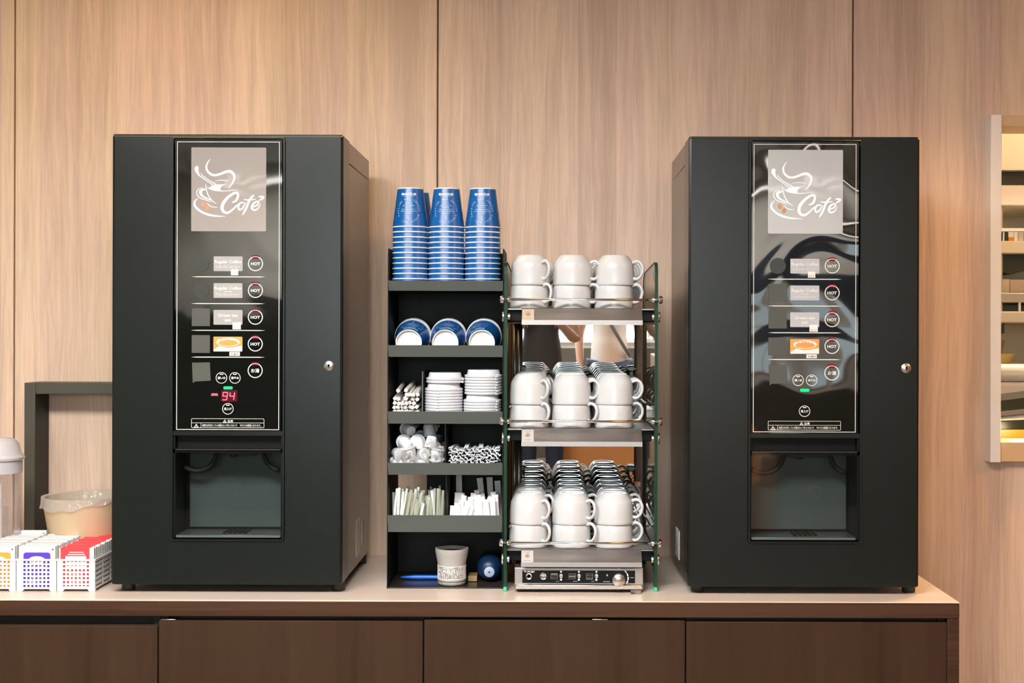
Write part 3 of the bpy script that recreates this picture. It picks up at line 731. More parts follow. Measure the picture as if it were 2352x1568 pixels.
    for cx in (452, 628):
        pts = []
        for k in range(15):
            th = PI + PI*k/14; pts.append((X(cx-13 if cx < 500 else cx+13)+46*s*math.cos(th), Df+.055, Z(1041)+46*s*math.sin(th)))
        pts = [p for p in pts if X(403)+.006 < p[0] < X(643)-.006]
        MB().tube(pts, .0055, 10).build('hose', 'rubber', bay)
    m = MB(); m.box(X(490), X(580), Df+.04, Df+.085, Z(1048), Z(1040)-.0002, .002, 1); m.lathe([(.006,0),(.008,.002),(.010,.008)], (X(524), Df+.062, Z(1055)), seg=16)
    m.build('nozzle', 'black_wood_sheen', bay)
    m = MB(); m.box(X(403.5), X(645), Df+.003, Df+.0055, Z(1229), Z(1033))
    fl = m.build('clear_flap', 'smoked_window', t)
    MB().box(X(404), X(644.5), Df-.0005, Df+.006, Z(1033.5), Z(1031.2)).build('flap_hinge', 'black_wood_sheen', t)
    m = MB(); m.ring(circ(X(547), Z(1124), 15.5*s, 32), circ(X(547), Z(1124), 13.8*s, 32), Df+.001, Df+.003); m.build('finger_ring', 'black_wood_sheen', fl)
    # body
    y0 = Df+dth+.002; c0, c1 = ax+.0006, bxr-.0006; tz = zt-.004; bz0 = zb+.003; w = .0025
    for nm, a, b_ in (('side_panel', c0, c0+w), ('side_panel', c1-w, c1)): MB().box(a, b_, y0, yb, bz0, tz-.052, .0006, 1).build(nm, 'black_wood_sheen', t)
    # the sloping top cap overhangs the side panels as a thin band
    MB().box(c0, c1, y0, yb, tz-.0505, tz, .001, 1).build('top_cap', 'black_wood_sheen', t)
    MB().box(c0+.004, c1-.004, yb-.004, yb, bz0, tz-.053).build('back_panel', 'black_deep', t)
    MB().box(c0+.004, c1-.004, y0, yb-.005, bz0, bz0+.003).build('base_plate', 'black_deep', t)
    for (u, vv) in ((X(283), Df+.03), (X(772 if left else 775), Df+.03), (X(283), yb-.05), (X(772), yb-.05)):
        m = MB(); m.lathe([(0,0),(.0145,0),(.0155,.002),(.0155,zb-ZC+.0005)], (u, vv+.016, ZC), seg=20)
        m.build('foot', 'rubber', t)
    # labels low on the inner side face
    if left:
        sx = c1
        m = MB(); m.box(sx, sx+.0008, Df+.23, Df+.30, ZC+.045, ZC+.135); m.build('side_label', 'lid_grey', t)
        MB().box(sx, sx+.0012, Df+.33, Df+.37, ZC+.06, ZC+.12).build('side_label', 'box_tan', t)
    else:
        sx = c0
        m = MB(); m.box(sx-.0012, sx, Df+.21, Df+.30, ZC+.045, ZC+.115); m.build('side_label', 'label_cream', t)
        m = MB(); m.box(sx-.0018, sx-.0012, Df+.24, Df+.275, ZC+.06, ZC+.095); m.build('side_label_window', 'lid_grey', t)
    return t
machine('left'); machine('right')
# ------------------------------------------------------------------ black cup organizer
DO = 3.215
OF = Fr(1022, 960, DO); OS = OF.s
OX0, OX1 = OF.x(889.5), OF.x(1156)
YO1 = DO+.215
def build_organizer():
    t = thing('cup_organizer', 'black metal cup and lid organizer with six tiers between coffee machine and warmer', 'organizer', ((OX0+OX1)/2, DO+.1, ZC))
    zt = OF.z(570); th = .0022
    for a, b in ((OX0, OX0+th), (OX1-th, OX1)):
        m = MB(); m.prism_x([(DO, ZC+.0005), (YO1, ZC+.0005), (YO1, zt-.0), (DO+.012, zt), (DO, zt-.012)], a, b); m.build('side_panel', 'rack_shaded', t)
    xi0, xi1 = OX0+th+.0003, OX1-th-.0003
    lips = [(645,667.5), (793,819.5), (945,973), (1063,1090.5), (1183,1222)]
    floors = []
    for i, (a, b) in enumerate(lips):
        za, zb = OF.z(a), OF.z(b)
        fl = MB().box(xi0, xi1, DO+.004, YO1-.003, zb, zb+.002).build('shelf', 'rack_shaded', t)
        m = MB(); m.prism_x([(DO-.004, za), (DO-.0024, za+.0004), (DO+.0045, zb+.001), (DO+.003, zb)], xi0-.0008, xi1+.0008); m.build('lip', 'rack_lit', fl)
        floors.append(zb+.0022)
    MB().box(xi0, xi1, DO+.0005, YO1-.003, ZC+.0005, ZC+.003, .0006, 1).build('base_plate', 'black_wood_sheen', t)
    floors.append(ZC+.0033)
    yb = YO1-.0025
    m = MB(); zb5, zt5 = OF.z(1222), OF.z(1090); xh = OF.x(962)
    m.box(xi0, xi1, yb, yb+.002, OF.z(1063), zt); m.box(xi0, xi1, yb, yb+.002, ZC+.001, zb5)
    m.box(xh, xi1, yb, yb+.002, zb5, OF.z(1063)); m.build('back_panel', 'rack_shaded', t)
    for px, fi, top in ((967.5, 2, 853), (1022.5, 3, 974), (1025, 4, 1092)):
        MB().box(OF.x(px)-.0012, OF.x(px)+.0012, DO+.006 + (.02 if fi == 2 else 0), yb-.0005, floors[fi], OF.z(top)-.001).build('divider', 'rack_lit' if fi == 2 else 'rack_shaded', t)
    return floors
FLO = build_organizer()

# paper cup, rim down, origin at the centre of the rim plane
def cup_meshes(vertical=True):
    H, R0, R1 = .0945, .0428, .0303
    m = MB(); n = 8
    out = [(R0-.0002-(R0-.0006-R1)*k/n, .0028+(H-.0028)*k/n) for k in range(n+1)]
    prof = out + [(R1-.0012, H), (R1-.0016, H-.006), (0, H-.0062), (0, H-.0066), (R1-.0020, H-.0066)] + [(R0-.0008-(R0-.0006-R1)*k/n, .0028+(H-.0098)*k/n) for k in range(n, -1, -1)]
    m.shell(prof, seg=40)
    # the bottom disc is white board
    for f in m.bm.faces:
        c = f.calc_center_median(); r = math.hypot(c.x, c.y)
        if r < R1-.0001 and c.z > H-.03 or (r < R0-.0010-(R0-.0006-R1)*max(0,c.z-.0028)/(H-.0028)+.0002 and c.z < H-.007): f.material_index = 1
    body = m.build('paper_cup', ['cup_blue', 'paper_white'])
    m = MB(); m.shell([(R0+.0016*math.cos(a*PI/4)-.0004, .0017+.0017*math.sin(a*PI/4)) for a in range(8)], seg=40); rim = m.build('rolled_rim', 'paper_white', body)
    m = MB(); m.shell([(R1+.0003, H-.0024),(R1+.0010, H-.0022),(R1+.0008, H+.0004),(R1-.0014, H+.0004),(R1-.0014,H-.0008)], seg=40); seam = m.build('bottom_edge', 'paper_white', body)
    return body
def cup_print(parent, tiny=False):
    H, R0, R1 = .0945, .0428, .0303
    rr = lambda z: R0-.0002-(R0-.0006-R1)*(z-.0028)/(H-.0028)+.0003
    def fn(u, z):
        r = rr(z); a = u/r; return (r*math.sin(a), -r*math.cos(a), z)
    q = MB(); k = 1.043e-3
    q.text('BRANCO.AB', .0072, None, width=35*k, bold=.05, fn=lambda a, b: fn(a, .0765+b))
    q.build('brand_print', 'cup_print_white', parent, loc=(0,0,0), fixn=False)
    q = MB()
    q.text('everyday coffee shop', .003, None, width=26*k, fn=lambda a, b: fn(a, .0727+b))
    cz = .0395; R = 24.5*k
    word = 'PASSION AND COFFEE EVERY DAY  '
    n = len(word)
    for i, ch in enumerate(word):
        if ch == ' ': continue
        a = math.radians(205) - 2*PI*i/n*1.0
        ca, sa = math.cos(a-PI/2), math.sin(a-PI/2)
        q.text(ch, .0052, None, bold=.02, fn=lambda u, v, ca=ca, sa=sa, a=a: fn(R*math.cos(a)+u*ca-v*sa, cz+R*math.sin(a)*1.03+u*sa+v*ca))
    lines = [('FRESH ROAST',16,15),('BREWED FOR YOU WITH',26,10.5),('PASSION AND',16,6.3),('CARE IN EVERY SINGLE CUP',32,2),('WE LOVE GREAT COFFEE EVERY DAY',38,-2.4),('ALWAYS HOT',18,-6.6)]
    for s_, w, dz in lines: q.text(s_, .0028, None, width=w*k, bold=.02, fn=lambda u, v, dz=dz: fn(u, cz+dz*k+v))
    for u0, v0, u1, v1 in ((-.0006,-.0125,.0006,-.0195),(-.0016,-.0135,.0,-.0125),(-.0022,-.0195,.0022,-.0205)):
        q._new([fn(u0,cz+v0),fn(u1,cz+v0),fn(u1,cz+v1),fn(u0,cz+v1)], [(0,1,2,3)])
    q.build('round_print', 'cup_print', parent, loc=(0,0,0), fixn=False)

def scale_marks(parent):
    pass
def build_cups():
    proto = cup_meshes(); first = True
    pitch = .01235
    names = {943.0:'left', 1026.0:'middle', 1109.0:'right'}
    def put(x, y, z, label, group, rot=None, printed=False):
        nonlocal first
        o = proto if first else copy_tree(proto)
        if first: first = False
        o.location = (x, y, z)
        if rot: o.rotation_euler = rot
        tag(o, label, 'paper cup', group)
        return o
    tops = []
    Dc = DO+.052
    base_children = None
    prints = None
    for px, nm in names.items():
        x = OF.X + (px-OF.px)*Dc/FPX
        x = OX0 + .0468 + list(names).index(px)*.0865 + .0012
        n = 13
        for k in range(n):
            top = k == n-1
            lab = ('blue paper cup at the very top of the %s stack, round print facing out' % nm if top else
                   'blue paper cup in the %s front stack, %s from the bottom of its stack' % (nm, ORD[k]))
            o = put(x, Dc, FLO[0]+k*pitch, lab, 'upturned paper cups on the top tier')
            if top: tops.append(o)
    x = OX0+.0468
    for k in range(13):
        put(x+.006, Dc+.0895, FLO[0]+k*pitch, ('blue paper cup at the top of the rear stack, behind the left front stack' if k == 12 else
            'blue paper cup hidden in the rear left stack, %s from the bottom' % ORD[k]), 'upturned paper cups in the rear stack')
    # three lying nests on the second tier, bottoms towards the room
    for j, (nm, px, dz) in enumerate((('left', 943, 0), ('middle', 1027, .0), ('right', 1110, 0))):
        x = OX0 + .0468 + j*.0865 + .0012
        tilt = math.atan2(.0428-.0303, .0917)
        ang = PI/2 - tilt*.0 
        for k in range(3):
            # cup axis points to -y and dips: rotate +z to -y about x, then tilt so that the wall rests on the floor
            R = Euler((PI/2 + tilt, 0, 0))
            # rim circle lowest point touches the floor
            zc = FLO[1] + .0440*math.cos(tilt) + .0003
            y = DO+.112 - 0.0 + k*.0135*math.cos(tilt)
            z = zc + k*.0135*math.sin(tilt)
            lab = ('blue paper cup lying at the %s of the second tier, white bottom facing out' % nm if k == 0 else
                   'blue paper cup on the second tier, nested %s the %s front cup' % ('just behind' if k == 1 else 'last behind', nm))
            put(x, y, z, lab, 'paper cups lying on the second tier', rot=R)
    # printing on the three top cups and the three lying front ones
    tgt = tops + [o for o in COL.objects if o.get('label','').endswith('white bottom facing out')]
    tmp = bpy.data.objects.new('paper_cup_template', None); COL.objects.link(tmp)
    cup_print(tmp)
    for i, o in enumerate(tgt):
        for ch in tmp.children:
            c = ch.copy(); COL.objects.link(c); c.parent = o
    for ch in list(tmp.children): bpy.data.objects.remove(ch)
    bpy.data.objects.remove(tmp)
    for i, o in enumerate(tops): o.rotation_euler.z = math.radians((-2, 1, -1)[i])
    for i, o in enumerate(tgt[3:]):
        o.rotation_euler = (Matrix.Rotation(o.rotation_euler.x, 4, 'X') @ Matrix.Rotation(math.radians(180+(-6, -4, 22)[i]), 4, 'Z')).to_euler()
build_cups()

# ------------------------------------------------------------------ plastic lids
def build_lids():
    R = .0448
    m = MB()
    prof = [(R, 0), (R+.0008, .0015), (R+.0008, .0045), (R-.0012, .0058), (R-.0040, .0062), (R-.0052, .0068), (R-.0068, .0165), (R-.0085, .0178), (R-.0105, .0165), (R-.012, .013), (0, .0130),
            (0, .0120), (R-.0128, .0122), (R-.0108, .0156), (R-.0086, .0168), (R-.0078, .0160), (R-.0062, .0058), (R-.0014, .0050), (R-.0004, .0040), (R-.0004, .0012)]
    m.shell(prof, seg=40); body = m.build('takeaway_cover', 'lid_white')
    m = MB(); m.box(-.006, .006, .024, .031, .01305, .0150, .001, 1); m.build('sip_hole_tab', 'lid_white', body)
    m = MB(); m.prism([(-.0035,.0),(.0035,.0),(.003,.0035),(-.003,.0035)], -R-.0035, -R-.0006); tb = m.build('pull_tab', 'lid_white', body)
    first = True; fl = FLO[2]
    # (centre px, groups of (count, sideways shift))
    for nm, px, groups in (('left', 1016.5, ((12, 0, -.25), (2, .0030, 1.2))), ('right', 1105.5, ((8, -.0008, .9), (7, .0016, .8)))):
        Dl = DO+.056; x = OF.x(967.5)+.0012+.0475 if nm == 'left' else OF.x(967.5)+.0012+.0475+.0935
        z = fl; k_all = 0; tot = sum(g[0] for g in groups)
        for gi, (n, dx, rz) in enumerate(groups):
            for k in range(n):
                o = body if first else copy_tree(body); first = False
                o.location = (x+dx, Dl, z); o.rotation_euler = (0, 0, rz + .03*math.sin(k*2.1))
                k_all += 1
                lab = ('white plastic cup lid topping the %s lid stack' % nm if k_all == tot else
                       'white plastic cup lid in the %s stack, %s from its bottom' % (nm, ORD[k_all-1]))
                tag(o, lab, 'lid', 'plastic lids on the third tier')
                z += .0068 if k < n-1 else .0183
build_lids()

# ------------------------------------------------------------------ little supplies
def spread(): return random.uniform(-1, 1)
def build_supplies():
    # wrapped straws, ends towards the room (third tier, left)
    fl = FLO[2]; xa, xb = OX0+.006, OF.x(967.5)-.004
    w = .0085; n = 0
    m = MB(); e = .0040
    m.prism(rrect(-e, e, -e, e, .0012, 2), 0, .15); straw = m.build('wrapped_straw', 'straw_paper')
    m = MB(); m.ring(circ(0,0,.0030,10), circ(0,0,.0022,10), -.0018, .0002); m.build('straw_end', 'paper_white', straw)
    first = True; rows = [7, 7, 7, 7, 6, 5, 4, 2]
    for r, c in enumerate(rows):
        cols_ = sorted(random.sample(range(7), c), key=lambda q: q)
        for k in cols_:
            o = straw if first else copy_tree(straw); first = False
            x = xa+.004 + (xb-xa-.008)*(k+.5+.12*spread()+(.0 if r % 2 else .12))/7
            y = DO+.012+abs(spread())*.016; z = fl+.0056+r*.0098+.0012*spread()
            o.location = (min(max(x, xa+.0055), xb-.0055), y, z); o.rotation_euler = (math.radians(2.4*r*.35+.6*spread()), math.radians(45*spread()), math.radians(1.2*spread()))
            tag(o, 'white wrapped straw lying in the left bay of the third tier', 'straw', 'wrapped straws in the third tier'); n += 1
    for k, (dx, dz, rz) in enumerate(((.030,.055,-14),(.036,.060,-6),(.046,.054,10))):
        o = copy_tree(straw); o.location = (xa+dx, DO+.052, fl+dz); o.rotation_euler = (math.radians(3), math.radians(20*k), math.radians(rz*.3))
        tag(o, 'white wrapped straw on top of the pile, slid towards the back', 'straw', 'straws slid back on the pile')
    # creamer cups in clear bags (fourth tier, left)
    fl = FLO[3]
    m = MB(); m.shell([(.0,0),(.0098,0),(.0105,.0008),(.0135,.0225),(.0162,.0235),(.0162,.0248),(.0,.0249),(.0,.0236),(.0125,.0232),(.0096,.0012),(0,.0010)], seg=24)
    for v_ in m.bm.verts: v_.co *= 1.12
    cr = m.build('creamer_cup', 'creamer')
    m = MB(); m.lathe([(0,.0281),(.0183,.0281),(.0186,.0283),(.0183,.0285),(0,.0287)], seg=24); m.box(.016, .023, -.003, .003, .0281, .0285); m.build('foil_lid', 'creamer_top', cr)
    first = True
    X = lambda px: OF.x(px)
    xl_, xr_ = OX0+.0215, OF.x(1022.5)-.0215
    for L, (nx, ny) in enumerate(((4,4),(4,4),(3,4),(2,2))):
        for iy in range(ny):
            for ix in range(nx):
                o = cr if first else copy_tree(cr); first = False
                off = .5 if nx in (3,) else 0
                x = xl_+(xr_-xl_)*((ix+off)/3 if nx > 2 else (.22, .78)[ix]) + .002*spread()
                y = DO+.034+iy*.042+(.012 if L > 1 else 0)+.002*spread()+(.03 if nx == 2 else 0)
                z = fl+.0185+L*.0262+.002*spread()
                rx = random.choice((0, 180, 180, -90, -80, 100, 15, 165)); rz = random.uniform(-40, 40)
                # keep the cup's middle on the pile point
                R = Euler((math.radians(rx), math.radians(14*spread()), math.radians(rz)))
                c_ = R.to_matrix() @ Vector((0, 0, .014))
                o.location = (x-c_.x, y-c_.y, z-c_.z); o.rotation_euler = R
                tag(o, 'white creamer cup among the loose pile in the left bay of the fourth tier', 'creamer', 'creamer cups in the fourth tier')
    # clear wrapping over the creamers
    for i, (px, py, w_, h_, dy) in enumerate(((935,1042,34,34,.016),(985,1034,36,40,.016),(1006,1042,22,40,.018),(955,1056,60,22,.014))):
        m = MB(); nx, nz = 9, 8; v = []
        for a in range(nx):
            for b in range(nz):
                u, q = a/(nx-1)-.5, b/(nz-1)-.5
                v.append((X(px)+u*w_*OS, DO+dy+.010*math.sin(a*1.7+i*2)*math.cos(b*1.3+i)+.012*(q+.5), max(fl+.001, OF.z(py)+(q+.15*math.sin(u*9+i))*h_*OS)))
        m._new(v, [(a*nz+b, (a+1)*nz+b, (a+1)*nz+b+1, a*nz+b+1) for a in range(nx-1) for b in range(nz-1)], True)
        tag(m.build('clear_wrapper', 'bag_plastic', None, (X(px), DO+dy, fl)), ('crinkled clear wrapper at the left of the creamers','crinkled clear wrapper over the middle creamers','crinkled clear wrapper against the divider','crinkled clear wrapper along the front of the creamers')[i], 'wrapper', 'clear wrappers over the creamers')
    # sugar sticks seen end-on (fourth tier, right)
    xa, xb = OF.x(1022.5)+.006, OX1-.007
    m = MB(); n = 9; top, bot = [], []
    for k in range(n+1):
        u = (k/n-.5)*.0125; h = .0019*math.sin(k/n*2*PI)
        t = .0008+.0015*math.sin(PI*k/n); top.append((u, h+t)); bot.append((u, h-t*.4))
    m.prism(top+bot[::-1], 0, .10)
    sg = m.build('sugar_stick', 'sugar_paper')
    first = True
    for r in range(11):
        for k in range(10):
            if r == 10 and k % 3: continue
            o = sg if first else copy_tree(sg); first = False
            x = xa + (xb-xa)*(k+.5+.2*spread()+(.25 if r % 2 else -.1))/10.2; x = min(max(x, xa+.005), xb-.005)
            o.location = (x, DO+.012+.02*random.random(), fl+.006+r*.0054+.0014*spread()); o.rotation_euler = (math.radians(1.5*spread()), math.radians(38*spread()), math.radians(2.5*spread()))
            tag(o, 'white paper sugar stick end-on in the right bay of the fourth tier', 'sugar stick', 'sugar sticks in the fourth tier')
    # clear stirrers (fifth tier, left)
    fl = FLO[4]; xa, xb = OX0+.006, OF.x(1025)-.004
    m = MB(); m.box(-.0030, .0030, -.0005, .0005, 0, .108, .0003, 1); st = m.build('stirrer', 'stirrer_plastic')
    m = MB(); m.box(-.0013, .0013, -.0012, -.0007, .002, .106); m.build('stirrer_stem', 'stirrer_plastic', st)
    first = True
    for k in range(84):
        o = st if first else copy_tree(st); first = False
        u = ((k*.618034) % 1); row = (k*7) % 4
        o.location = (xa+.006+(xb-xa-.012)*u, DO+.014+row*.022+.006*random.random(), fl+.0008)
        sc = (.86 if u < .45 or u > .78 else .66)+.07*spread()
        lean = math.radians((8 if u < .5 else -4)+9*spread()); 
        if u < .12: lean = abs(lean)*.5
        if u > .88: lean = -abs(lean)*.3
        o.scale = (1, 1, sc); o.rotation_euler = (math.radians(-12+6*spread()), lean, math.radians(14*spread()))
        tag(o, 'clear plastic stirrer standing in the left bay of the fifth tier', 'stirrer', 'clear stirrers in the fifth tier')
    # white paper packets (fifth tier, right)
    xa, xb = OF.x(1025)+.004, OX1-.006
    m = MB(); m.box(-.0065, .0065, -.0011, .0011, 0, .084, .0006, 1); pk = m.build('paper_packet', 'spoon_paper')
    m = MB(); m.box(-.0066, .0066, -.0013, .0013, .079, .0845); m.build('packet_seal', 'paper_white', pk)
    first = True
    for k in range(62):
        o = pk if first else copy_tree(pk); first = False
        u = (k*.618034+.2) % 1; row = k % 5
        o.location = (xa+.007+(xb-xa-.014)*u, DO+.011+row*.020+.004*random.random(), fl+.0012)
        o.scale = (1, 1, (.80+.15*spread()) + (.10 if row > 2 else 0)); lean = math.radians(12*math.sin(u*5+.4)+5*spread())
        if u < .15: lean = abs(lean)*.4
        if u > .82: lean = -abs(lean)*.4
        o.rotation_euler = (math.radians(-8+4*spread()), lean, math.radians(20*spread()))
        tag(o, 'white paper packet standing in the right bay of the fifth tier', 'paper packet', 'paper packets in the fifth tier')
    for k, (px, py, rr) in enumerate(((1040,1094,-4),(1100,1113,-22),(1117,1112,-12),(1138,1120,-14))):
        o = copy_tree(pk); o.location = (OF.x(px+8), DO+.14, fl+.0012); o.scale = (1.15, 1, (OF.z(py)-fl)/.084*1.0); o.rotation_euler = (math.radians(-4), math.radians(rr*.35), math.radians(10*spread()))
        tag(o, 'taller paper packet standing at the back of the fifth tier', 'paper packet', 'taller packets at the back of the fifth tier')
    # bottom tier: tub, blue pen, blue bottle, wooden stick
    fl = FLO[5]; D = DO+.045; x = OF.X+(1035.5-OF.px)*D/FPX; k = D/FPX
    t = thing('wipe_tub', 'small pale tub with dense black print on the bottom tier', 'tub', (x, D, fl))
    m = MB(); h = 83*k
    m.shell([(0,0),(29*k,0),(32*k,.003),(33*k,.006),(32.2*k,h*.45),(33*k,h*.62),(36.3*k,h*.80),(37.2*k,h*.86),(38*k,h*.90),(38*k,h),(35.5*k,h),(35*k,h*.86),(31*k,h*.6),(30.5*k,.006),(0,.004)], (x, D, fl), seg=40)
    m.build('tub_body', 'tub_grey', t)
    m = MB(); m.lathe([(0,h*.90),(34.5*k,h*.90)], (x, D, fl), seg=32); m.build('tub_opening', 'black_deep', t)
    m = MB(); m.shell([(32.9*k,h*.17),(33.6*k,h*.17),(32.9*k,h*.45),(33.4*k,h*.54),(32.4*k,h*.54),(31.8*k,h*.45)], (x, D, fl), seg=40); sl = m.build('label_sleeve', 'label_cream', t)
    q = MB()
    rows_t = ['詰替用アルコール除菌シート','ALCOHOL WET TISSUE 100','食卓・キッチンまわりに','成分 エタノール 水 グリセリン','使用上の注意をよくお読みください','NO. 12-4083 MADE IN JAPAN','お子様の手の届かない所に保管','保存方法 直射日光を避ける']
    for i, s_ in enumerate(rows_t):
        zz = h*(.49-.041*i)
        def fn(u, v, zz=zz): r = 34.1*k; a = u/r; return (x+r*math.sin(a), D-r*math.cos(a), fl+zz+v)
        q.text(s_, .0036, None, width=(66-3*(i % 3))*k, bold=.02, fn=fn)
    q.build('label_print', 'tub_print', sl, fixn=False)
    m = MB(); m.shell([(33.3*k,h*.11),(33.5*k,h*.11),(33.5*k,h*.125),(33.3*k,h*.125)], (x, D, fl), seg=40); m.build('base_line', 'tub_print', t)
    D = DO+.10; k = D/FPX; y = D
    m = MB(); xl, xr = OF.X+(912-OF.px)*k, OF.X+(1003-OF.px)*k; L = xr-xl
    m.lathe([(0,0),(.0012,.003),(.0035,.016),(.0052,.035),(.0056,L*.5),(.0050,L+.02),(.0046,L+.035),(0,L+.036)], (xl, y, fl+.0060), 'x', 20)
    p = m.build('marker_pen', 'blue_plastic', None, (xl, y, fl)); tag(p, 'bright blue marker pen lying left of the pale tub', 'pen')
    D = DO+.085; k = D/FPX; xb_ = OF.X+(1119-OF.px)*k; r = 29.5*k
    t = thing('spray_bottle', 'round navy blue bottle lying with its pale end facing out', 'bottle', (xb_, D, fl))
    m = MB(); m.lathe([(0,-.03),(r*.45,-.029),(r*.72,-.022),(r*.93,-.006),(r,.012),(r,.062),(r*.9,.068),(0,.07)], (xb_, D, fl+r+.0005), 'y', 36, M=Matrix.Scale(-1,4,(0,0,1)))
    m.build('bottle_body', 'navy_plastic_shaded', t)
    m = MB(); m.lathe([(.0022,-.0322),(.011,-.0322),(.0125,-.0310),(.0125,-.026)], (xb_+.001, D, fl+r-.004), 'y', 28, M=Matrix.Scale(-1,4,(0,0,1))); m.build('bottle_base_disc', 'pale_disc', t)
    m = MB(); m.lathe([(0,-.0326),(.0020,-.0326),(.0022,-.0318)], (xb_+.001, D, fl+r-.004), 'y', 14, M=Matrix.Scale(-1,4,(0,0,1))); m.build('centre_hole', 'black_deep', t)
    m = MB(); m.box(OF.X+(1070-OF.px)*k, OF.X+(1091-OF.px)*k, D-.01, D+.04, fl+.0005, fl+.014, .001, 1)
    tag(m.build('kraft_box', 'kraft', None, (OF.X+(1076-OF.px)*k, D, fl)), 'tiny brown carton between the tub and the navy bottle', 'box')
build_supplies()
# ------------------------------------------------------------------ cup warmer rack
DW = 3.185
WF = Fr(1333, 980, DW); WS = WF.s
WXL, WXR = WF.x(1161), WF.x(1507)
YWB = 3.60
SH = [707.5, 984.5, 1262.5]       # shelf edges in the photo
def build_warmer():
    t = thing('cup_warmer_rack', 'three-tier cup warmer rack with green-edged glass sides and mirror backs', 'cup warmer', ((WXL+WXR)/2, DW+.2, ZC))
    g = .0075
    zb, zt = ZC+.001, WF.z(600)
    for i, xc in enumerate((WXL, WXR)):
        x0, x1 = xc-g/2, xc+g/2
        # side outline in (y,z): curved top front, standing on two feet
        P = [(DW, zb), (DW+.035, zb), (DW+.05, zb+.05), (YWB-.05, zb+.05), (YWB-.035, zb), (YWB, zb)]
        top = [(YWB, zt-.07)] + [(YWB-.05+.05*math.cos(a), zt-.06+.05*math.sin(a)) for a in (0,.4,.8,1.2,PI/2)] + [(DW+.03+.03*math.cos(a), zt-.03+.03*math.sin(a)) for a in (PI/2, 2.0, 2.5, PI)]
        P += top
        m = MB(); m.prism_x(P, x0+.0012, x1-.0012); pane = m.build('glass_side', 'glass_clear', t)
        # polished green edge running round the sheet
        n = len(P); m = MB()
        cy = sum(p[0] for p in P)/n; 
        v, F = [], []
        inn = []
        for k in range(n):
            a, b, c = P[k-1], P[k], P[(k+1)%n]
            d1 = Vector((b[0]-a[0], b[1]-a[1])).normalized(); d2 = Vector((c[0]-b[0], c[1]-b[1])).normalized()
            nn = Vector((-(d1.y+d2.y), d1.x+d2.x)); nn = nn.normalized()*.0016 if nn.length > 1e-4 else Vector((0,0))
            inn.append((b[0]+nn.x, b[1]+nn.y))
        for k in range(n):
            j = (k+1)%n
            v = [(x0,*P[k]),(x1,*P[k]),(x1,*P[j]),(x0,*P[j]),(x0,*inn[k]),(x1,*inn[k]),(x1,*inn[j]),(x0,*inn[j])]
            m._new(v, [(0,1,2,3),(0,4,5,1),(2,6,7,3),(4,7,6,5),(0,3,7,4),(1,5,6,2)])
        m.build('glass_edge', 'glass_edge', pane)
        m = MB(); m.box(x0-.0004, x1+.0004, DW-.0012, DW+.03, zb-.0008, zb+.010, .0015, 2); m.build('edge_end_glow', 'glass_edge_glow', pane)  # glow of the glass's lower end painted as an emissive green box
    xi0, xi1 = WXL+g/2+.0004, WXR-g/2-.0004
    floors = []
    for i, py in enumerate(SH):
        zf = WF.z(py) - .0005; floors.append(zf+.0004)
        # plate, dark body under it, steel apron in front
        pl = MB().box(xi0, xi1, DW+.012, YWB-.004, zf-.004, zf, .001, 1).build('shelf_plate', 'steel_satin', t)
        b0 = 22*WS
        MB().box(xi0, xi1, DW+.030, YWB-.01, zf-.0045-.026, zf-.0045, .002, 1).build('heater_box', 'black_deep', t)
        ax0, ax1 = WF.x(1198), WF.x(1474)
        h = (38 if i < 2 else 35)*WS
        m = MB(); lip = 10*WS; th = .0014
        # slopes forward and down, then a short vertical lip
        m.prism_x([(DW+.010, zf), (DW+.010, zf-.002), (DW-.022, zf-h+lip), (DW-.022, zf-h), (DW-.0235, zf-h), (DW-.0235, zf-h+lip+.0008)], ax0, ax1)
        ap = m.build('apron', 'steel_satin', t)
        MB().box(ax0+.0004, ax1-.0004, DW-.0242, DW-.0236, zf-h, zf-h+lip).build('bright_lip', 'steel_lip', ap)
        # square maker's sticker at the left end, lying on the slope
        def sl(u, w): # u across px, w 0..1 down the slope
            return (ax0+.001+u*WS, DW+.010-.032*w-.0026, zf-.0008-(h-lip)*w+.0008)
        m = MB(); m._new([sl(0,.08), sl(27,.08), sl(27,.98), sl(0,.98)], [(0,1,2,3)]); stk = m.build('sticker', 'label_grey_light' if i else 'box_tan', ap, fixn=False)
        m = MB()
        for uu, ww, rr_ in ((13.5,.40,4.5),(9.5,.52,2.6),(13.5,.55,3.4),(17.5,.52,2.6)):
            m.poly([(lambda p: (p[0], p[1]-.0004, p[2]))(sl(uu+rr_*math.cos(a*PI/6), ww+rr_*.035*math.sin(a*PI/6))) for a in range(12)])
        m.poly([(p[0], p[1]-.0004, p[2]) for p in (sl(4,.17), sl(23,.17), sl(23,.21), sl(4,.21))])
        m.poly([(p[0], p[1]-.0004, p[2]) for p in (sl(5,.80), sl(22,.80), sl(22,.86), sl(5,.86))])
        m.build('sticker_print', 'sticker_ink', stk, fixn=False)
        # guard rod across the front
        zr = WF.z([688,967,1246][i]); yr = DW-.006
        rod = MB().cyl((WXL-.006, yr, zr), (WXR+.006, yr, zr), .0030, 12).build('guard_rod', 'chrome', t)
        for xx, sg in ((WXL, -1), (WXR, 1)):
            m = MB(); m.lathe([(0,-.0135),(.0070,-.0135),(.0092,-.011),(.0092,-.0052),(.005,-.0046)], (xx, yr+.001, zr), 'x', 18, M=Matrix.Scale(-1,4,(1,0,0)) if sg > 0 else None)
            m.lathe([(0,.0112),(.0055,.0112),(.0066,.009),(.0066,.0050)], (xx, yr+.001, zr), 'x', 18, M=Matrix.Scale(-1,4,(1,0,0)) if sg > 0 else None)
            m.build('rod_cap', 'chrome', rod)
        zc = WF.z([727,1007,1286][i])
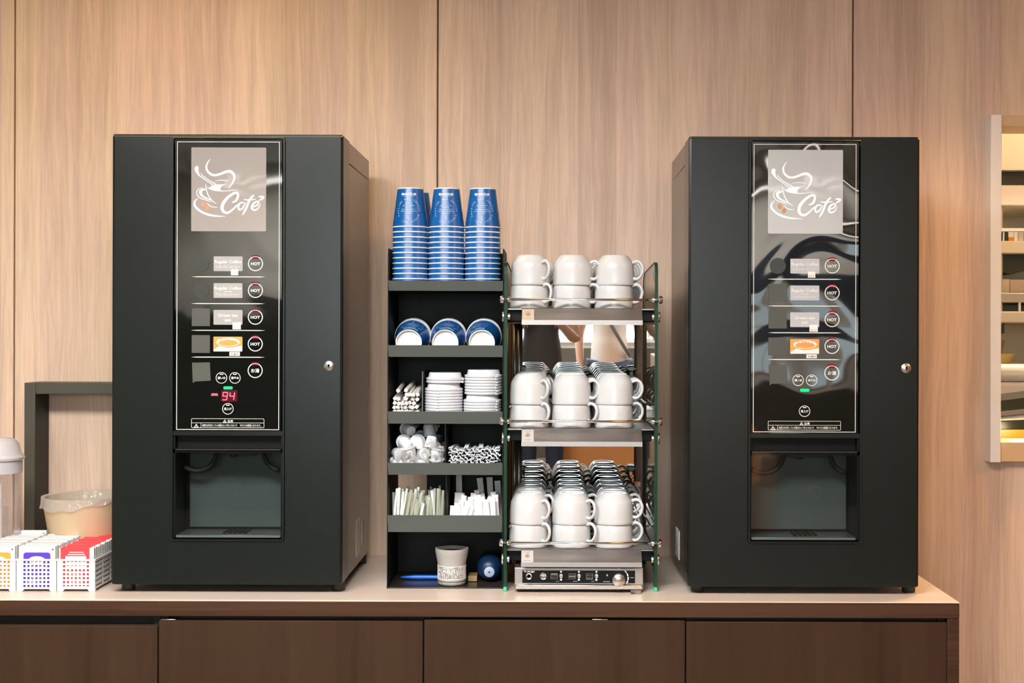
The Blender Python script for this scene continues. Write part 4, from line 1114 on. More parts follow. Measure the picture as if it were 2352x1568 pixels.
        for xx, sg in ((WXL, -1), (WXR, 1)):
            m = MB(); m.lathe([(0,-.0090),(.0120,-.0090),(.0132,-.0078),(.0132,-.0050),(.0,-.0046)], (xx, DW+.014, zc), 'x', 22, M=Matrix.Scale(-1,4,(1,0,0)) if sg > 0 else None)
            m.lathe([(0,.0046),(.0085,.0048),(.0085,.0095),(0,.010)], (xx, DW+.014, zc), 'x', 22, M=Matrix.Scale(-1,4,(1,0,0)) if sg > 0 else None)
            m.build('mounting_disc', 'lock_metal', t)
    # side rails along the depth
    for i, py in enumerate((660, 935, 1213)):
        for xx in (WXL+g/2+.006, WXR-g/2-.006):
            if i == 0: continue
            MB().cyl((xx, DW+.02, WF.z(py)), (xx, YWB-.02, WF.z(py)), .0022, 10).build('side_rod', 'chrome', t)
    # mirrors hung between the tiers, tipped slightly forward
    for i in (1, 2):
        z0, z1 = floors[i]+.002, floors[i-1]-.036
        mir = MB(); tl = .018; ym = YWB-.022
        hh = z1-z0
        mir.hexa([(xi0+.006, ym, z0), (xi1-.006, ym, z0), (xi1-.006, ym+.004, z0), (xi0+.006, ym+.004, z0),
                  (xi0+.006, ym-tl*hh, z1), (xi1-.006, ym-tl*hh, z1), (xi1-.006, ym+.004-tl*hh, z1), (xi0+.006, ym+.004-tl*hh, z1)])
        mi = mir.build('mirror_back', 'mirror', t)
        for xx in (WF.x(1190), WF.x(1472)):
            zz = WF.z([0, 856, 1112][i]); m = MB(); m.box(xx-.010, xx+.010, ym-.022, ym-.008, zz-.008, zz+.008, .003, 2); m.tube([(xx-.007, ym-.02, zz-.006), (xx-.007, ym-.03, zz-.020), (xx, ym-.034, zz-.026), (xx+.007, ym-.03, zz-.020), (xx+.007, ym-.02, zz-.006)], .0014, 6)
            m.box(xx-.012, xx+.012, ym-.024, ym-.0225, zz-.0015, zz+.0015)
            m.build('mirror_clip', 'clip_black', mi)
    # polished posts at the left
    for i in (1, 2):
        z0, z1 = floors[i]+.0005, floors[i-1]-.034
        for px, r in ((1174, .0045), (1187, .0062)):
            xx = WF.X+(px-WF.px)*(DW+.05)/FPX*1.0
            if px == 1174: xx += .002
            MB().cyl((xx, YWB-.09, z0), (xx, YWB-.09, z1), r, 14).build('post', 'steel_satin', t)
    # control unit at the foot
    x0, x1 = WF.x(1183), WF.x(1478); z0, z1 = ZC+.0075, WF.z(1301)
    cu = MB(); cu.box(x0, x1, DW-.010, YWB-.03, z0, z1-.0005, .002, 2); cb = cu.build('control_unit', 'steel_satin', t)
    yf = DW-.0105
    fc = MB(); fc.box(WF.x(1201), WF.x(1459), yf-.0012, yf, WF.z(1336.5), WF.z(1308), .0008, 1); fp = fc.build('control_face', 'black_deep', cb)
    MB().box(x0+.002, x1-.002, yf-.006, yf, z0+.0004, z0+.012, .002, 1).build('front_ledge', 'steel', cb)
    MB().box(x0+.03, x1-.04, yf-.0063, yf-.0060, z0+.0115, z0+.0127).build('ledge_line', 'black_deep', cb)  # thin black strip along the front ledge
    yk = yf-.0013
    for px, r in ((1216, 8.2), (1249, 8.6), (1289.5, 5), (1330.5, 5), (1370.5, 5)):
        zz = WF.z(1321 if r > 6 else 1319.5); xx = WF.x(px); m = MB(); R = r*WS
        m.lathe([(R*.45,-.0006),(R*.6,-.002),(R*.9,-.0022),(R,.0)], (xx, yk, zz), 'y', 22, M=None)
        if r != 8.2: m.tube([(xx, yk-.001, zz+.001), (xx, yk-.012, zz+.0035)], [.0016, .0024], 10)
        else: m.lathe([(0,-.0012),(R*.5,-.0012)], (xx, yk, zz), 'y', 16)
        m.build('toggle_switch', 'chrome', cb)
        if r <= 6:
            m = MB()
            m.cyl((xx, yk, WF.z(1310.5)), (xx, yk-.0008, WF.z(1310.5)), 2.2*WS, 10); m.cyl((xx, yk, WF.z(1328.5)), (xx, yk-.0008, WF.z(1328.5)), 2.6*WS, 10); m.build('pilot_dot', 'print_white', fp)
            q = MB(); a, b = WF.x(px-23), WF.x(px-8); e = .0004
            q.ring([(a,WF.z(1327)),(b,WF.z(1327)),(b,WF.z(1315)),(a,WF.z(1315))], [(a+e,WF.z(1327)+e),(b-e,WF.z(1327)+e),(b-e,WF.z(1315)-e),(a+e,WF.z(1315)-e)], yk-.0003, yk)
            bold_ = {1289.5:1316, 1330.5:1321.5, 1370.5:1327}[px]
            for yy in (1319, 1323): q.box(a, b, yk-.0003, yk, WF.z(yy)-.0002, WF.z(yy)+.0002)
            q.box(a, b, yk-.0004, yk, WF.z(bold_)-.0006, WF.z(bold_)+.0006)
            q.text({1289.5:'LOW', 1330.5:'MIDDLE', 1370.5:'HIGH'}[px], .003, (WF.x(px-8), yk-.0004, WF.z(1333.5)), bold=.01)
            q.build('switch_marking', 'label_grey', fp, fixn=False)
    q = MB(); q.text('TAIJI', .0046, (WF.x(1216), yk-.0004, WF.z(1312)), width=25*WS, bold=.03); q.text('TEMP CONTROL', .003, (WF.x(1394), yk-.0004, WF.z(1334)), width=16*WS)
    q.box(WF.x(1393), WF.x(1397), yk-.0003, yk, WF.z(1320), WF.z(1319)); q.box(WF.x(1394), WF.x(1396), yk-.0003, yk, WF.z(1318), WF.z(1316)); q.box(WF.x(1448), WF.x(1456), yk-.0003, yk, WF.z(1324), WF.z(1323.3))
    q.build('face_print', 'print_white', fp, fixn=False)
    q = MB(); kx, kz = WF.x(1421), WF.z(1327)
    for a in range(6):
        a0, a1 = -35+a*22, -35+a*22+18
        o, ii = circ(kx, kz+.003, (24+a*-.4)*WS, 4, a0, a1), circ(kx, kz+.003, (20.5)*WS, 4, a0, a1)
        q._new([(x, yk-.0004, z) for x, z in o]+[(x, yk-.0004, z) for x, z in ii], [(k,k+1,k+6,k+5) for k in range(4)])
    q.build('dial_scale', 'print_white', fp, fixn=False)
    m = MB(); R = 14.5*WS; m.lathe([(0,-.019),(R*.9,-.019),(R,-.0175),(R*1.04,-.001),(R*1.04,0)], (kx, yk, kz), 'y', 36, M=Matrix.Scale(-1,4,(0,0,1)))
    for a in range(36):
        th = a*PI/18; m.box(kx+R*1.02*math.cos(th)-.0003, kx+R*1.02*math.cos(th)+.0003, yk-.016, yk-.002, kz+R*1.02*math.sin(th)-.0003, kz+R*1.02*math.sin(th)+.0003)
    m.build('dial_knob', 'steel', cb)
    for xx in (x0+.016, x1-.016):
        for yy in (DW+.01, YWB-.07):
            m = MB(); m.lathe([(0,0),(.010,0),(.012,.002),(.012,.0072)], (xx, yy, ZC+.0002), seg=18); m.build('foot', 'rubber', cb)
    m = MB(); m.prism_x([(DW-.03, ZC+.0006), (DW-.012, ZC+.0006), (DW-.010, ZC+.010), (DW-.012, ZC+.010)], x1-.030, x1-.006); m.build('bent_tab', 'steel', cb)
    return floors
WFL = build_warmer()

# ------------------------------------------------------------------ mugs
def build_mugs():
    R, H = .0458, .0712
    m = MB()
    out = [(R, 0), (R+.0007, .0012), (R+.0005, .006), (R+.0004, .018), (R-.0004, .036), (R-.0016, .048), (R-.0032, .0535), (R-.0085, .0620), (R-.0122, .0668), (R-.0140, .0690), (R-.0160, .0700), (R-.0165, H), (R-.0195, H), (R-.0205, .0690), (0, .0688)]
    inn = [(0, .0650), (R-.021, .0648), (R-.0160, .0625), (R-.0085, .055), (R-.0055, .047), (R-.0042, .036), (R-.0033, .018), (R-.0028, .003), (R-.0018, 0)]
    m.shell(out+inn, seg=48)
    body = m.build('coffee_mug', 'porcelain')
    m = MB(); pts = []
    for p in catmull([(R-.0022, .053, .0042), (R+.008, .0565, .0040), (R+.0175, .052, .0036), (R+.0225, .040, .0036), (R+.0200, .026, .0036), (R+.0125, .0165, .0036), (R+.004, .0145, .0040), (R-.0012, .0165, .0044)], 5):
        pts.append(p)
    m.tube([(p[0], 0, p[1]) for p in pts], [p[2] for p in pts], 10)
    m.build('handle', 'porcelain', body)
    first = True
    cols = [(1217, 'left', -42), (1314, 'middle', -24), (1413, 'right', -12)]
    tiers = ['top', 'middle', 'bottom']; rown = ['front', 'second', 'third', 'rearmost']
    pitch_y = .0945
    for ti in range(3):
        for ci, (px, cn, a0) in enumerate(cols):
            for r in range(4):
                y = DW+.012+R+.004+r*pitch_y
                x = WXL+.0045+R+.0035 + ci*.1005
                for h in range(2):
                    if r == 3 and ti == 0 and ci == 0 and h == 1: pass
                    o = body if first else copy_tree(body); first = False
                    a = a0 + 9*spread() + (r*3)
                    if ti == 1 and ci == 1 and h == 1 and r == 0: a = -20
                    if ti == 1 and ci == 0 and h == 1 and r == 0: a = -50
                    if ti == 2 and ci == 1 and r == 0: a = -38 if h else -34
                    if ci == 2 and r > 0: a = -2 + 8*spread()
                    o.location = (x + .0009*spread() + (.0015 if h else 0), y + .0006*spread(), WFL[ti]+.0004 + h*.0548)
                    o.rotation_euler = (0, 0, math.radians(a))
                    tag(o, 'upside-down white mug, %s warmer tier, %s row, %s column, %s one' % (tiers[ti], rown[r], cn, ('lower', 'upper')[h]), 'mug', 'white mugs on the cup warmer')
build_mugs()
# ------------------------------------------------------------------ left end of the counter
def build_left():
    # box frame leaning flat against the wall
    D = 3.60; f = Fr(160, 1050, D); X, Z = f.x, f.z
    t = thing('display_frame', 'dark grey-brown wooden box frame standing behind the waste bin', 'frame', (X(180), D+.04, ZC))
    x0, x1, z1 = X(55), X(395), Z(879); w = X(80)-X(55)
    yb = YW-.002
    for nm, a, b, c, d in (('frame_side', x0, x0+w, ZC+.0005, z1), ('frame_side', x1-w, x1, ZC+.0005, z1), ('frame_top', x0+w+.0003, x1-w-.0003, z1-w*1.05, z1), ('frame_bottom', x0+w+.0003, x1-w-.0003, ZC+.0005, ZC+w)):
        o = MB().box(a, b, D, yb, c, d, .002, 2).build(nm, 'frame_wood', t)
        if nm == 'frame_side': 
            s_ = b if a == x0 else a
            MB().box(s_-.0004 if a != x0 else s_, s_ if a != x0 else s_+.0006, D+.004, yb, ZC+w, z1-w*1.06).build('inner_lining', 'frame_dark', o)
    # waste bin with a clear liner
    D = 3.40; f = Fr(192, 1140, D); k = f.s; R = 101*k; h = f.z(1141)-ZC
    c = (f.x(193), D+.03, ZC)
    t = thing('waste_bin', 'round cream waste bin with a clear liner turned over its rim', 'waste bin', c)
    Rb = R*.70
    m = MB(); m.shell([(0,.0005),(Rb,.0005),(Rb+.002,.003),(R-.001,h-.006),(R,h-.004),(R,h),(R-.003,h),(R-.0045,h-.006),(Rb-.001,.004),(0,.004)], c, seg=56); m.build('bin_body', 'bin_cream', t)
    m = MB(); n = 72; v = []; rows = 7
    for j in range(rows):
        for i in range(n):
            a = 2*PI*i/n; drop = .018+.016*(.5-.5*math.cos(a+.6))+.006*math.sin(3*a+1)+.003*math.sin(11*a)
            q = j/(rows-1); rr = R+.0018+.0015*q+.0022*math.sin(17*a+4*q)*q+.0015*math.sin(29*a)*q
            z = h+.0015-drop*q if j else h+.0015
            v.append((c[0]+rr*math.cos(a), c[1]+rr*math.sin(a), ZC+z))
    for i in range(n):
        a = 2*PI*i/n; v.append((c[0]+(R-.006)*math.cos(a), c[1]+(R-.006)*math.sin(a), ZC+h-.0005))
    for i in range(n):
        a = 2*PI*i/n; v.append((c[0]+(R-.016+.003*math.sin(13*a))*math.cos(a), c[1]+(R-.016)*math.sin(a), ZC+h-.09))
    F = [(j*n+i, j*n+(i+1)%n, (j+1)*n+(i+1)%n, (j+1)*n+i) for j in range(rows-1) for i in range(n)]
    F += [(i, (i+1)%n, rows*n+(i+1)%n, rows*n+i) for i in range(n)] + [(rows*n+i, rows*n+(i+1)%n, (rows+1)*n+(i+1)%n, (rows+1)*n+i) for i in range(n)]
    m._new(v, F, True); m.build('bin_liner', 'bag_plastic', t)
    # clear canister with a grey lid
    D = 3.36; f = Fr(0, 1060, D); k = f.s; R = 56*k; c = (f.x(-8), D, ZC); zt = f.z(1050)-ZC
    t = thing('clear_canister', 'clear plastic canister with a domed grey lid at the left edge', 'canister', c)
    zl = f.z(1083)-ZC
    m = MB(); m.shell([(0,.0005),(R-.003,.0005),(R,.004),(R,zl+.004),(R-.0025,zl+.004),(R-.0025,.006),(0,.005)], c, seg=48); m.build('canister_wall', 'clear_plastic', t)
    m = MB(); m.lathe([(R+.0006,zl-.002),(R+.0006,zt-.006),(R+.0055,zt-.005),(R+.0065,zt+.001),(R+.0015,zt+.006),(R-.002,zt+.010),(R-.008,zt+.034),(R-.020,zt+.046),(0,zt+.050)], c, seg=48); m.build('canister_lid', 'lid_grey', t)
    m = MB(); m.lathe([(0,.008),(R*.45,.008),(R*.45,.17),(0,.175)], c, seg=24); m.build('inner_tube', 'clear_plastic', t)
    m = MB()
    for kx in (-.018, .005, .022): m.box(c[0]+kx-.003, c[0]+kx+.003, c[1]-.03, c[1]-.026, ZC+.008, ZC+zl-.03)
    m.build('straws_inside', 'label_cream', t)
    # three lattice baskets of tea bags
    D = 3.165; f = Fr(130, 1318, D); X, Z = f.x, f.z; s = f.s
    zb = ZC+.0004; dep = .232
    specs = [(-51, 36, 'orange', 0), (38, 129, 'purple', 1), (131, 218, 'red', 2)]
    for (a, b, colr, idx) in specs:
        x0, x1 = X(a), X(b); w = x1-x0; y0, y1 = D, D+dep
        H = 73*s
        t = thing('tea_basket', 'white lattice basket holding %s-fronted tea bags' % {'orange':'orange', 'purple':'purple', 'red':'red'}[colr], 'basket', ((x0+x1)/2, D+dep/2, ZC), 'lattice baskets at the left end of the counter')
        # front with 7x7 real square holes
        n = 7; hx = 5.4*s; pit = 9.1*s; cx = (x0+x1)/2 ; top = zb+H
        def lattice(u0, u1, plane, pos, nn, name):
            m = MB(); th = .0018
            g0 = (u0+u1)/2 - pit*(nn-1)/2; zc0 = zb+12.5*s
            def bx(ua, ub, za, zb_):
                if plane == 'x': m.box(ua, ub, pos, pos+th, za, zb_)
                else: m.box(pos, pos+th, ua, ub, za, zb_)
            xs_ = [u0]+[g0+pit*i+sg*hx/2 for i in range(nn) for sg in (-1,1)]+[u1]
            zr = [zb+6*s]+[zc0+pit*j+sg*hx/2 for j in range(7) for sg in (-1,1)]+[top]
            for i in range(0, len(xs_)-1, 2): bx(xs_[i], xs_[i+1], zr[0], top)
            for i in range(1, len(xs_)-1, 2):
                for j in range(0, len(zr)-1, 2): bx(xs_[i], xs_[i+1], zr[j], zr[j+1])
            return m.build(name, 'basket_white', t)
        lattice(x0, x1, 'x', y0, 7, 'front_lattice')
        MB().box(x0, x1, y1-.0018, y1, zb+6*s, top).build('back_wall', 'basket_white', t)
        for sx in (x0, x1-.0018):
            m = MB()
            m.box(sx, sx+.0018, y0+.002, y1-.002, zb+6*s, zb+10*s); m.box(sx, sx+.0018, y0+.002, y1-.002, top-5*s, top)
            for j in range(5): m.box(sx, sx+.0018, y0+.002, y1-.002, zb+(15+j*11)*s, zb+(20.5+j*11)*s)
            for q in (0, .25, .5, .75): m.box(sx+.0002, sx+.0016, y0+.002+q*(dep-.012), y0+.008+q*(dep-.012), zb+6*s, top)
            m.build('side_slats', 'basket_white', t)
        m = MB(); m.box(x0-.0015, x1+.0015, y0-.0012, y0+.003, top-3*s, top+1.5*s, .0008, 1); m.box(x0-.0015, x0+.002, y0, y1, top-3*s, top+1.5*s); m.box(x1-.002, x1+.0015, y0, y1, top-3*s, top+1.5*s); m.box(x0-.0015, x1+.0015, y1-.002, y1+.001, top-3*s, top+1.5*s)
        m.build('rim', 'basket_white', t)
        m = MB(); m.box(x0+.002, x1-.002, y0+.002, y1-.002, zb+5*s, zb+6*s); m.build('floor_panel', 'basket_white', t)
        for fx in (x0, x1-13*s):
            for yy in (y0+.0002, y1-.012): MB().prism([(fx, zb), (fx+13*s, zb), (fx+(13 if fx != x0 else 17)*s*1.0, zb+6*s), (fx-(4*s if fx != x0 else 0), zb+6*s)], yy, yy+.010).build('foot', 'basket_white', t)
        # tea bag sachets
        ph = (ZC+.104) - (zb+6*s) if colr != 'red' else (ZC+.1005)-(zb+6*s)
        pw = w-.0075; cxp = (x0+x1)/2; z0 = zb+6.2*s
        npk = 17
        for k in range(npk):
            y = y0+.0035+k*.0131
            dz = .0012*math.sin(k*2.3) if k else 0
            if colr == 'orange' and k == npk-2: dz = .008
            hh = ph+dz
            m = MB()
            m.box(cxp-pw/2, cxp+pw/2, y, y+.0108, z0, z0+hh, .0006, 1)
            pos = ('front' if k == 0 else ORD[k] if k < 16 else 'rearmost')
            p = m.build('tea_sachet', 'pack_white' if colr != 'red' else ['pack_white'], None, (cxp, y, z0))
            tag(p, ('white tea sachet with %s front print, %s in the %s basket' % (colr, pos, colr)), 'tea sachet', 'tea sachets in the %s basket' % colr)
            if colr == 'red':
                e = .0004
                m = MB(); m.box(cxp-pw/2+.003, cxp+pw/2-.010, y-e, y+.0108+e, z0+.006, z0+hh+e); bandp = m.build('red_band', 'pack_red', p, fixn=True)
                if k == 0:
                    m = MB(); yy = y-e-.0003
                    m._new([(X(a_), yy, Z(b_)) for a_, b_ in ((149,1277),(197,1277),(197,1308),(149,1308))], [(0,1,2,3)])
                    for w0, w1, zz in ((158,191,1268.5),(154,194,1273.5)): m._new([(X(w0), yy, Z(zz+.9)),(X(w1), yy, Z(zz+.9)),(X(w1), yy, Z(zz-.9)),(X(w0), yy, Z(zz-.9))], [(0,1,2,3)])
                    m.build('label_patch', 'pack_cream', bandp, fixn=False)
                    q = MB()
                    for i_, tx in enumerate(('BLACK TEA','紅茶 ティーバッグ','EARL GREY')): q.text(tx, .006, (X(173), yy-.0003, Z(1290+i_*8.5)), width=42*s, bold=.02)
                    q.build('sachet_text', 'pack_text', bandp, fixn=False)
                    q = MB()
                    for i_, tx in enumerate(('HOT OR ICED','熱湯 三分','TEA BAG')): q.text(tx, .006, (X(173), yy-.0003, Z(1320+i_*9)), width=34*s, bold=.02)
                    q.build('sachet_text', 'pack_cream', bandp, fixn=False)
            elif k == 0:
                yy = y-.0004; mm = 'pack_purple' if colr == 'purple' else 'pack_orange'
                xa, xb = cxp-31*s, cxp+31*s
                m = MB(); m.poly([(x, yy, z) for x, z in rrect(xa, xb, Z(1352), Z(1269), 6*s, 4)][::-1]); pp = m.build('front_print', mm, p, fixn=False)
                m = MB(); yy -= .0003
                m.poly([(cxp+19*s*math.cos(th*PI/12), yy, Z(1286)+8.5*s*math.sin(th*PI/12)) for th in range(24)]); m.build('label_patch', 'pack_white', pp, fixn=False)
                q = MB(); yy -= .0003
                q.text('緑茶' if colr == 'purple' else 'ほうじ茶', .007, (cxp, yy, Z(1291)), bold=.02); q.build('sachet_text', 'pack_text', pp, fixn=False)
                q = MB()
                for i_, tx in enumerate(('HERBAL TEA','ティーバッグ','一煎パック','国産茶葉')): q.text(tx, .006, (cxp, yy, Z(1305+i_*11)), width=38*s, bold=.03)
                q.build('sachet_text', 'pack_cream', pp, fixn=False)
            elif k:
                pass
            if colr != 'red':
                m = MB(); m.box(cxp+pw/2-.0075, cxp+pw/2-.0040, y-.0004, y+.0002, z0+hh-.0085, z0+hh-.005); m.build('corner_mark', 'pack_text' if colr == 'orange' else 'pack_purple', p)
build_left()
# ------------------------------------------------------------------ what the mirrors show: the room behind the camera
mat('skin', (.62,.38,.27), .5, sss=None)
mat('hair_dark', (.03,.02,.015), .5)
mat('cloth_grey', (.060,.055,.050), .8, bump=(300,.3,.002))
mat('cloth_white', (.93,.94,.95), .8)
mat('cloth_navy', (.03,.035,.06), .8)
mat('strap_grey', (.16,.17,.17), .6)
mat('sofa_orange', (.75,.32,.10), .7)
mat('cushion_yellow', (.80,.62,.12), .7)
mat('cabinet_tan', (.50,.33,.22), .6)
mat('cabinet_dark', (.03,.025,.02), .5)
mat('shoe', (.05,.04,.035), .6)
def skinned(name, joints, edges, mt, parent, root=0, sub=2):
    me = bpy.data.meshes.new(name); me.from_pydata([j[:3] for j in joints], edges, []); me.materials.append(MATS[mt])
    o = bpy.data.objects.new(name, me); COL.objects.link(o); o.parent = parent
    md = o.modifiers.new('skin', 'SKIN'); md.use_smooth_shade = True
    for i, j in enumerate(joints):
        me.skin_vertices[0].data[i].radius = (j[3], j[4] if len(j) > 4 else j[3])
    me.skin_vertices[0].data[root].use_root = True
    sd = o.modifiers.new('smooth', 'SUBSURF'); sd.levels = sub; sd.render_levels = sub
    dg = bpy.context.evaluated_depsgraph_get(); m2 = bpy.data.meshes.new_from_object(o.evaluated_get(dg)); 
    o.modifiers.clear(); o.data = m2; m2.name = name
    for p in m2.polygons: p.use_smooth = True
    bpy.data.meshes.remove(me)
    return o
def person(x, y, label, top, trousers, hands_up, rotz=0.0):
    t = thing('person', label, 'person', (x, y, 0), None, rotz)
    # facing +y
    if hands_up: aL = [(-.20,.02,1.40,.052),(-.26,.06,1.16,.045),(-.13,.27,1.30,.032),(-.06,.32,1.40,.028)]
    else: aL = [(-.20,0,1.40,.052),(-.26,-.01,1.14,.043),(-.25,.08,.90,.032),(-.24,.12,.82,.028)]
    aR = [(-p[0], p[1], p[2], p[3]) for p in aL]
    J = [(0,0,.95,.15,.11),(0,0,1.12,.135,.10),(0,0,1.30,.15,.105),(0,0,1.43,.10,.07),(0,.0,1.50,.055),(0,.012,1.56,.06,.07),(0,.02,1.64,.078,.095),(0,.01,1.71,.068,.08)]
    E = [(i,i+1) for i in range(7)]
    def chain(root, pts):
        b = len(J); J.extend(pts); E.append((root, b)); E.extend((b+i, b+i+1) for i in range(len(pts)-1)); return b+len(pts)-1
    hands = [chain(3, aL), chain(3, aR)]
    for sg in (-1, 1): chain(0, [(sg*.095,0,.88,.09),(sg*.10,.01,.50,.062),(sg*.10,-.01,.10,.042),(sg*.10,.05,.035,.04),(sg*.10,.16,.03,.035)])
    for h in hands:
        hx, hy, hz = J[h][:3]; sg = 1 if hx < 0 else -1
        d = (0, .03, .06) if hands_up else (0, .01, -.07)
        for k in range(4):
            o_ = (k-1.5)*.019
            chain(h, [(hx+o_, hy+d[1]*.7, hz+d[2]*.7, .0115), (hx+o_, hy+d[1]*1.5, hz+d[2]*1.4, .0085), (hx+o_+.004*sg, hy+d[1]*1.9+.01, hz+d[2]*(1.75-.12*abs(k-1.4)), .007)])
        chain(h, [(hx+sg*.034, hy+.012, hz+d[2]*.3, .010), (hx+sg*.046, hy+.024, hz+d[2]*.8, .008)])
    skinned('body', J, E, 'skin', t, 0, 1)
    # face
    m = MB()
    for sg in (-1, 1): m.lathe([(0,-.007),(.009,-.005),(.011,0),(.009,.005),(0,.007)], (sg*.030, .100, 1.645), 'z', 12)
    m.build('eye', 'hair_dark', t, loc=(0,0,0))
    MB().tube([(0,.108,1.65),(0,.125,1.615),(0,.112,1.605)], [.006,.012,.009], 8).build('nose', 'skin', t, loc=(0,0,0))
    MB().tube([(-.022,.100,1.575),(0,.108,1.573),(.022,.100,1.575)], [.003,.005,.003], 6).build('mouth', 'pack_red', t, loc=(0,0,0))
    for sg in (-1, 1): MB().lathe([(0,-.018),(.010,-.014),(.013,0),(.010,.016),(0,.02)], (sg*.083, .01, 1.635), 'z', 10).build('ear', 'skin', t, loc=(0,0,0))
    H = [(0,-.03,1.70,.085,.095),(0,-.045,1.64,.082,.075),(0,-.05,1.58,.068,.05)]
    skinned('hair', H+[(0,.02,1.745,.065,.07)], [(0,1),(1,2),(0,3)], 'hair_dark', t, 0, 2)
    sl = .42
    S = [(0,0,.94,.172,.130),(0,0,1.12,.152,.118),(0,0,1.30,.165,.12),(0,0,1.43,.115,.085),(0,0,1.475,.068,.06),(0,0,.84,.168,.128)]; SE = [(0,1),(1,2),(2,3),(3,4),(0,5)]
    for A in (aL, aR):
        b = len(S); e = A[1]; s0 = A[0]; mid = tuple(s0[i]+(e[i]-s0[i])*sl for i in range(3))
        S += [(*s0[:3], .066), (*mid, .062)]; SE += [(3, b), (b, b+1)]
    skinned('shirt', S, SE, top, t, 0, 2)
    T = [(0,0,.95,.168,.128)]; TE = []
    for sg in (-1, 1):
        b = len(T); T += [(sg*.095,0,.86,.105),(sg*.10,.01,.50,.080),(sg*.10,-.005,.10,.066)]; TE += [(0,b),(b,b+1),(b+1,b+2)]
    skinned('trousers', T, TE, trousers, t, 0, 2)
    for sg in (-1, 1):
        MB().prism_x([(-.07,0),(.20,0),(.215,.02),(.19,.05),(.06,.085),(-.06,.09),(-.08,.03)], sg*.10-.045, sg*.10+.045).build('shoe', 'shoe', t, loc=(0,0,0))
    return t
p1 = person(-.07, -2.95, 'person in a dark grey top with bare arms raised, mirrored in the warmer', 'cloth_grey', 'cloth_navy', True)
p2 = person(.50, -4.45, 'person in a white shirt with a grey shoulder strap, mirrored in the warmer', 'cloth_white', 'cloth_navy', False)
MB().tube(catmull([(-.10,.05,1.46),(-.09,.115,1.40),(.0,.135,1.25),(.10,.125,1.08),(.165,.06,.98)], 4), .016, 6).build('shoulder_strap', 'strap_grey', p2, loc=(0,0,0))
def build_back_room():
    t = thing('sofa', 'orange sofa reflected in the lower mirror of the cup warmer', 'sofa', (.65, -3.5, 0))
    MB().box(.12, 1.5, -3.9, -3.25, .05, .42, .04, 3).build('seat', 'sofa_orange', t)
    MB().box(.12, 1.5, -4.0, -3.85, .05, .80, .04, 3).build('backrest', 'sofa_orange', t)
    for x in (.05, 1.47): MB().box(x, x+.12, -4.0, -3.25, .05, .60, .03, 3).build('armrest', 'sofa_orange', t)
    for x in (.1, 1.5):
        for y in (-3.95, -3.32): MB().cyl((x+.01, y, 0), (x+.01, y, .06), .02, 12).build('leg', 'shoe', t)
    m = MB(); m.box(.45, .90, -3.55, -3.28, .4205, .56, .05, 3); tag(m.build('cushion', 'cushion_yellow', None, (.67, -3.4, .42)), 'yellow cushion on the orange sofa seat', 'cushion')
    t = thing('side_cabinet', 'tan wooden cabinet reflected at the left of the lower mirror', 'cabinet', (-.75, -3.6, 0))
    MB().box(-1.2, -.32, -3.9, -3.4, .06, 1.02, .006, 2).build('cabinet_body', 'cabinet_tan', t)
    for a in (-1.19, -.755): MB().box(a, a+.425, -3.4, -3.383, .09, .99, .004, 2).build('door', 'cabinet_tan', t)
    for a in (-1.15, -.42): MB().box(a, a+.05, -3.8, -3.5, 0, .06).build('leg', 'shoe', t)
    t = thing('reflection_bookcase', 'tall dark bookcase added behind the camera to darken the machine reflections', 'bookcase', (-2.6, -5.0, 0))  # unseen, added to darken the left machine's panel reflection
    MB().box(-3.25, -1.7, -5.19, -4.85, 0, 1.62, .004, 1).build('case', 'cabinet_dark', t)
    for k in range(4): MB().box(-3.2, -1.75, -4.849, -4.84, .1+k*.38, .42+k*.38, .003, 1).build('door', 'cabinet_dark', t)
    t = thing('window_blind', 'dark rolled blind added above the rear windows to darken the machine reflections', 'blind', (2.2, -5.17, 1.72))  # unseen, added for the dark band in the right machine's reflection
    MB().box(1.4, 3.05, -5.175, -5.13, 1.72, 2.06, .01, 2).build('blind_roll', 'cloth_navy', t)
build_back_room()

# ------------------------------------------------------------------ light
def area(name, loc, size, size_y, power, col, rot, spread_=None):
    l = bpy.data.lights.new(name, 'AREA'); l.shape = 'RECTANGLE'; l.size = size; l.size_y = size_y; l.energy = power; l.color = col
    if spread_: l.spread = spread_
    o = bpy.data.objects.new(name, l); COL.objects.link(o); o.location = loc; o.rotation_euler = rot; return o
R_ = math.radians
mat('lamp_panel', (.9,.9,.88), .5, emit=(1,.96,.9), estr=6)
mat('lamp_ring', (.8,.8,.78), .4)
def add_fill_panel(x, y, sx, sy, power, col, label):  # added fill lights; the deep frame hides them from panel reflections
    t = thing('fill_panel', label, 'ceiling light', (x, y, 2.75), 'added ceiling fill panels')
    m = MB(); a, b = sx/2, sy/2
    for (p, q, r, s_) in ((x-a-.03, x+a+.03, y-b-.03, y-b), (x-a-.03, x+a+.03, y+b, y+b+.03), (x-a-.03, x-a, y-b, y+b), (x+a, x+a+.03, y-b, y+b)): m.box(p, q, r, s_, 2.63, 2.7495)
    m.build('baffle_frame', 'lamp_ring', t)
    area('fill_panel_lamp', (x, y, 2.715), sx, sy, power, col, (0, 0, 0))
add_fill_panel(-.85, 1.2, 1.6, .8, 126, (1,.975,.955), 'left ceiling fill panel added over the aisle in front of the counter')
add_fill_panel(-.2, .9, 1.2, .7, 44, (1,.975,.955), 'middle ceiling fill panel added over the aisle in front of the counter')
add_fill_panel(2.35, 1.7, .8, .8, 24, (1,.46,.14), 'small warm ceiling fill panel added at the right of the aisle')
add_fill_panel(0, -4.55, 5.4, .6, 145, (1,.96,.92), 'rear ceiling fill panel added behind the camera')
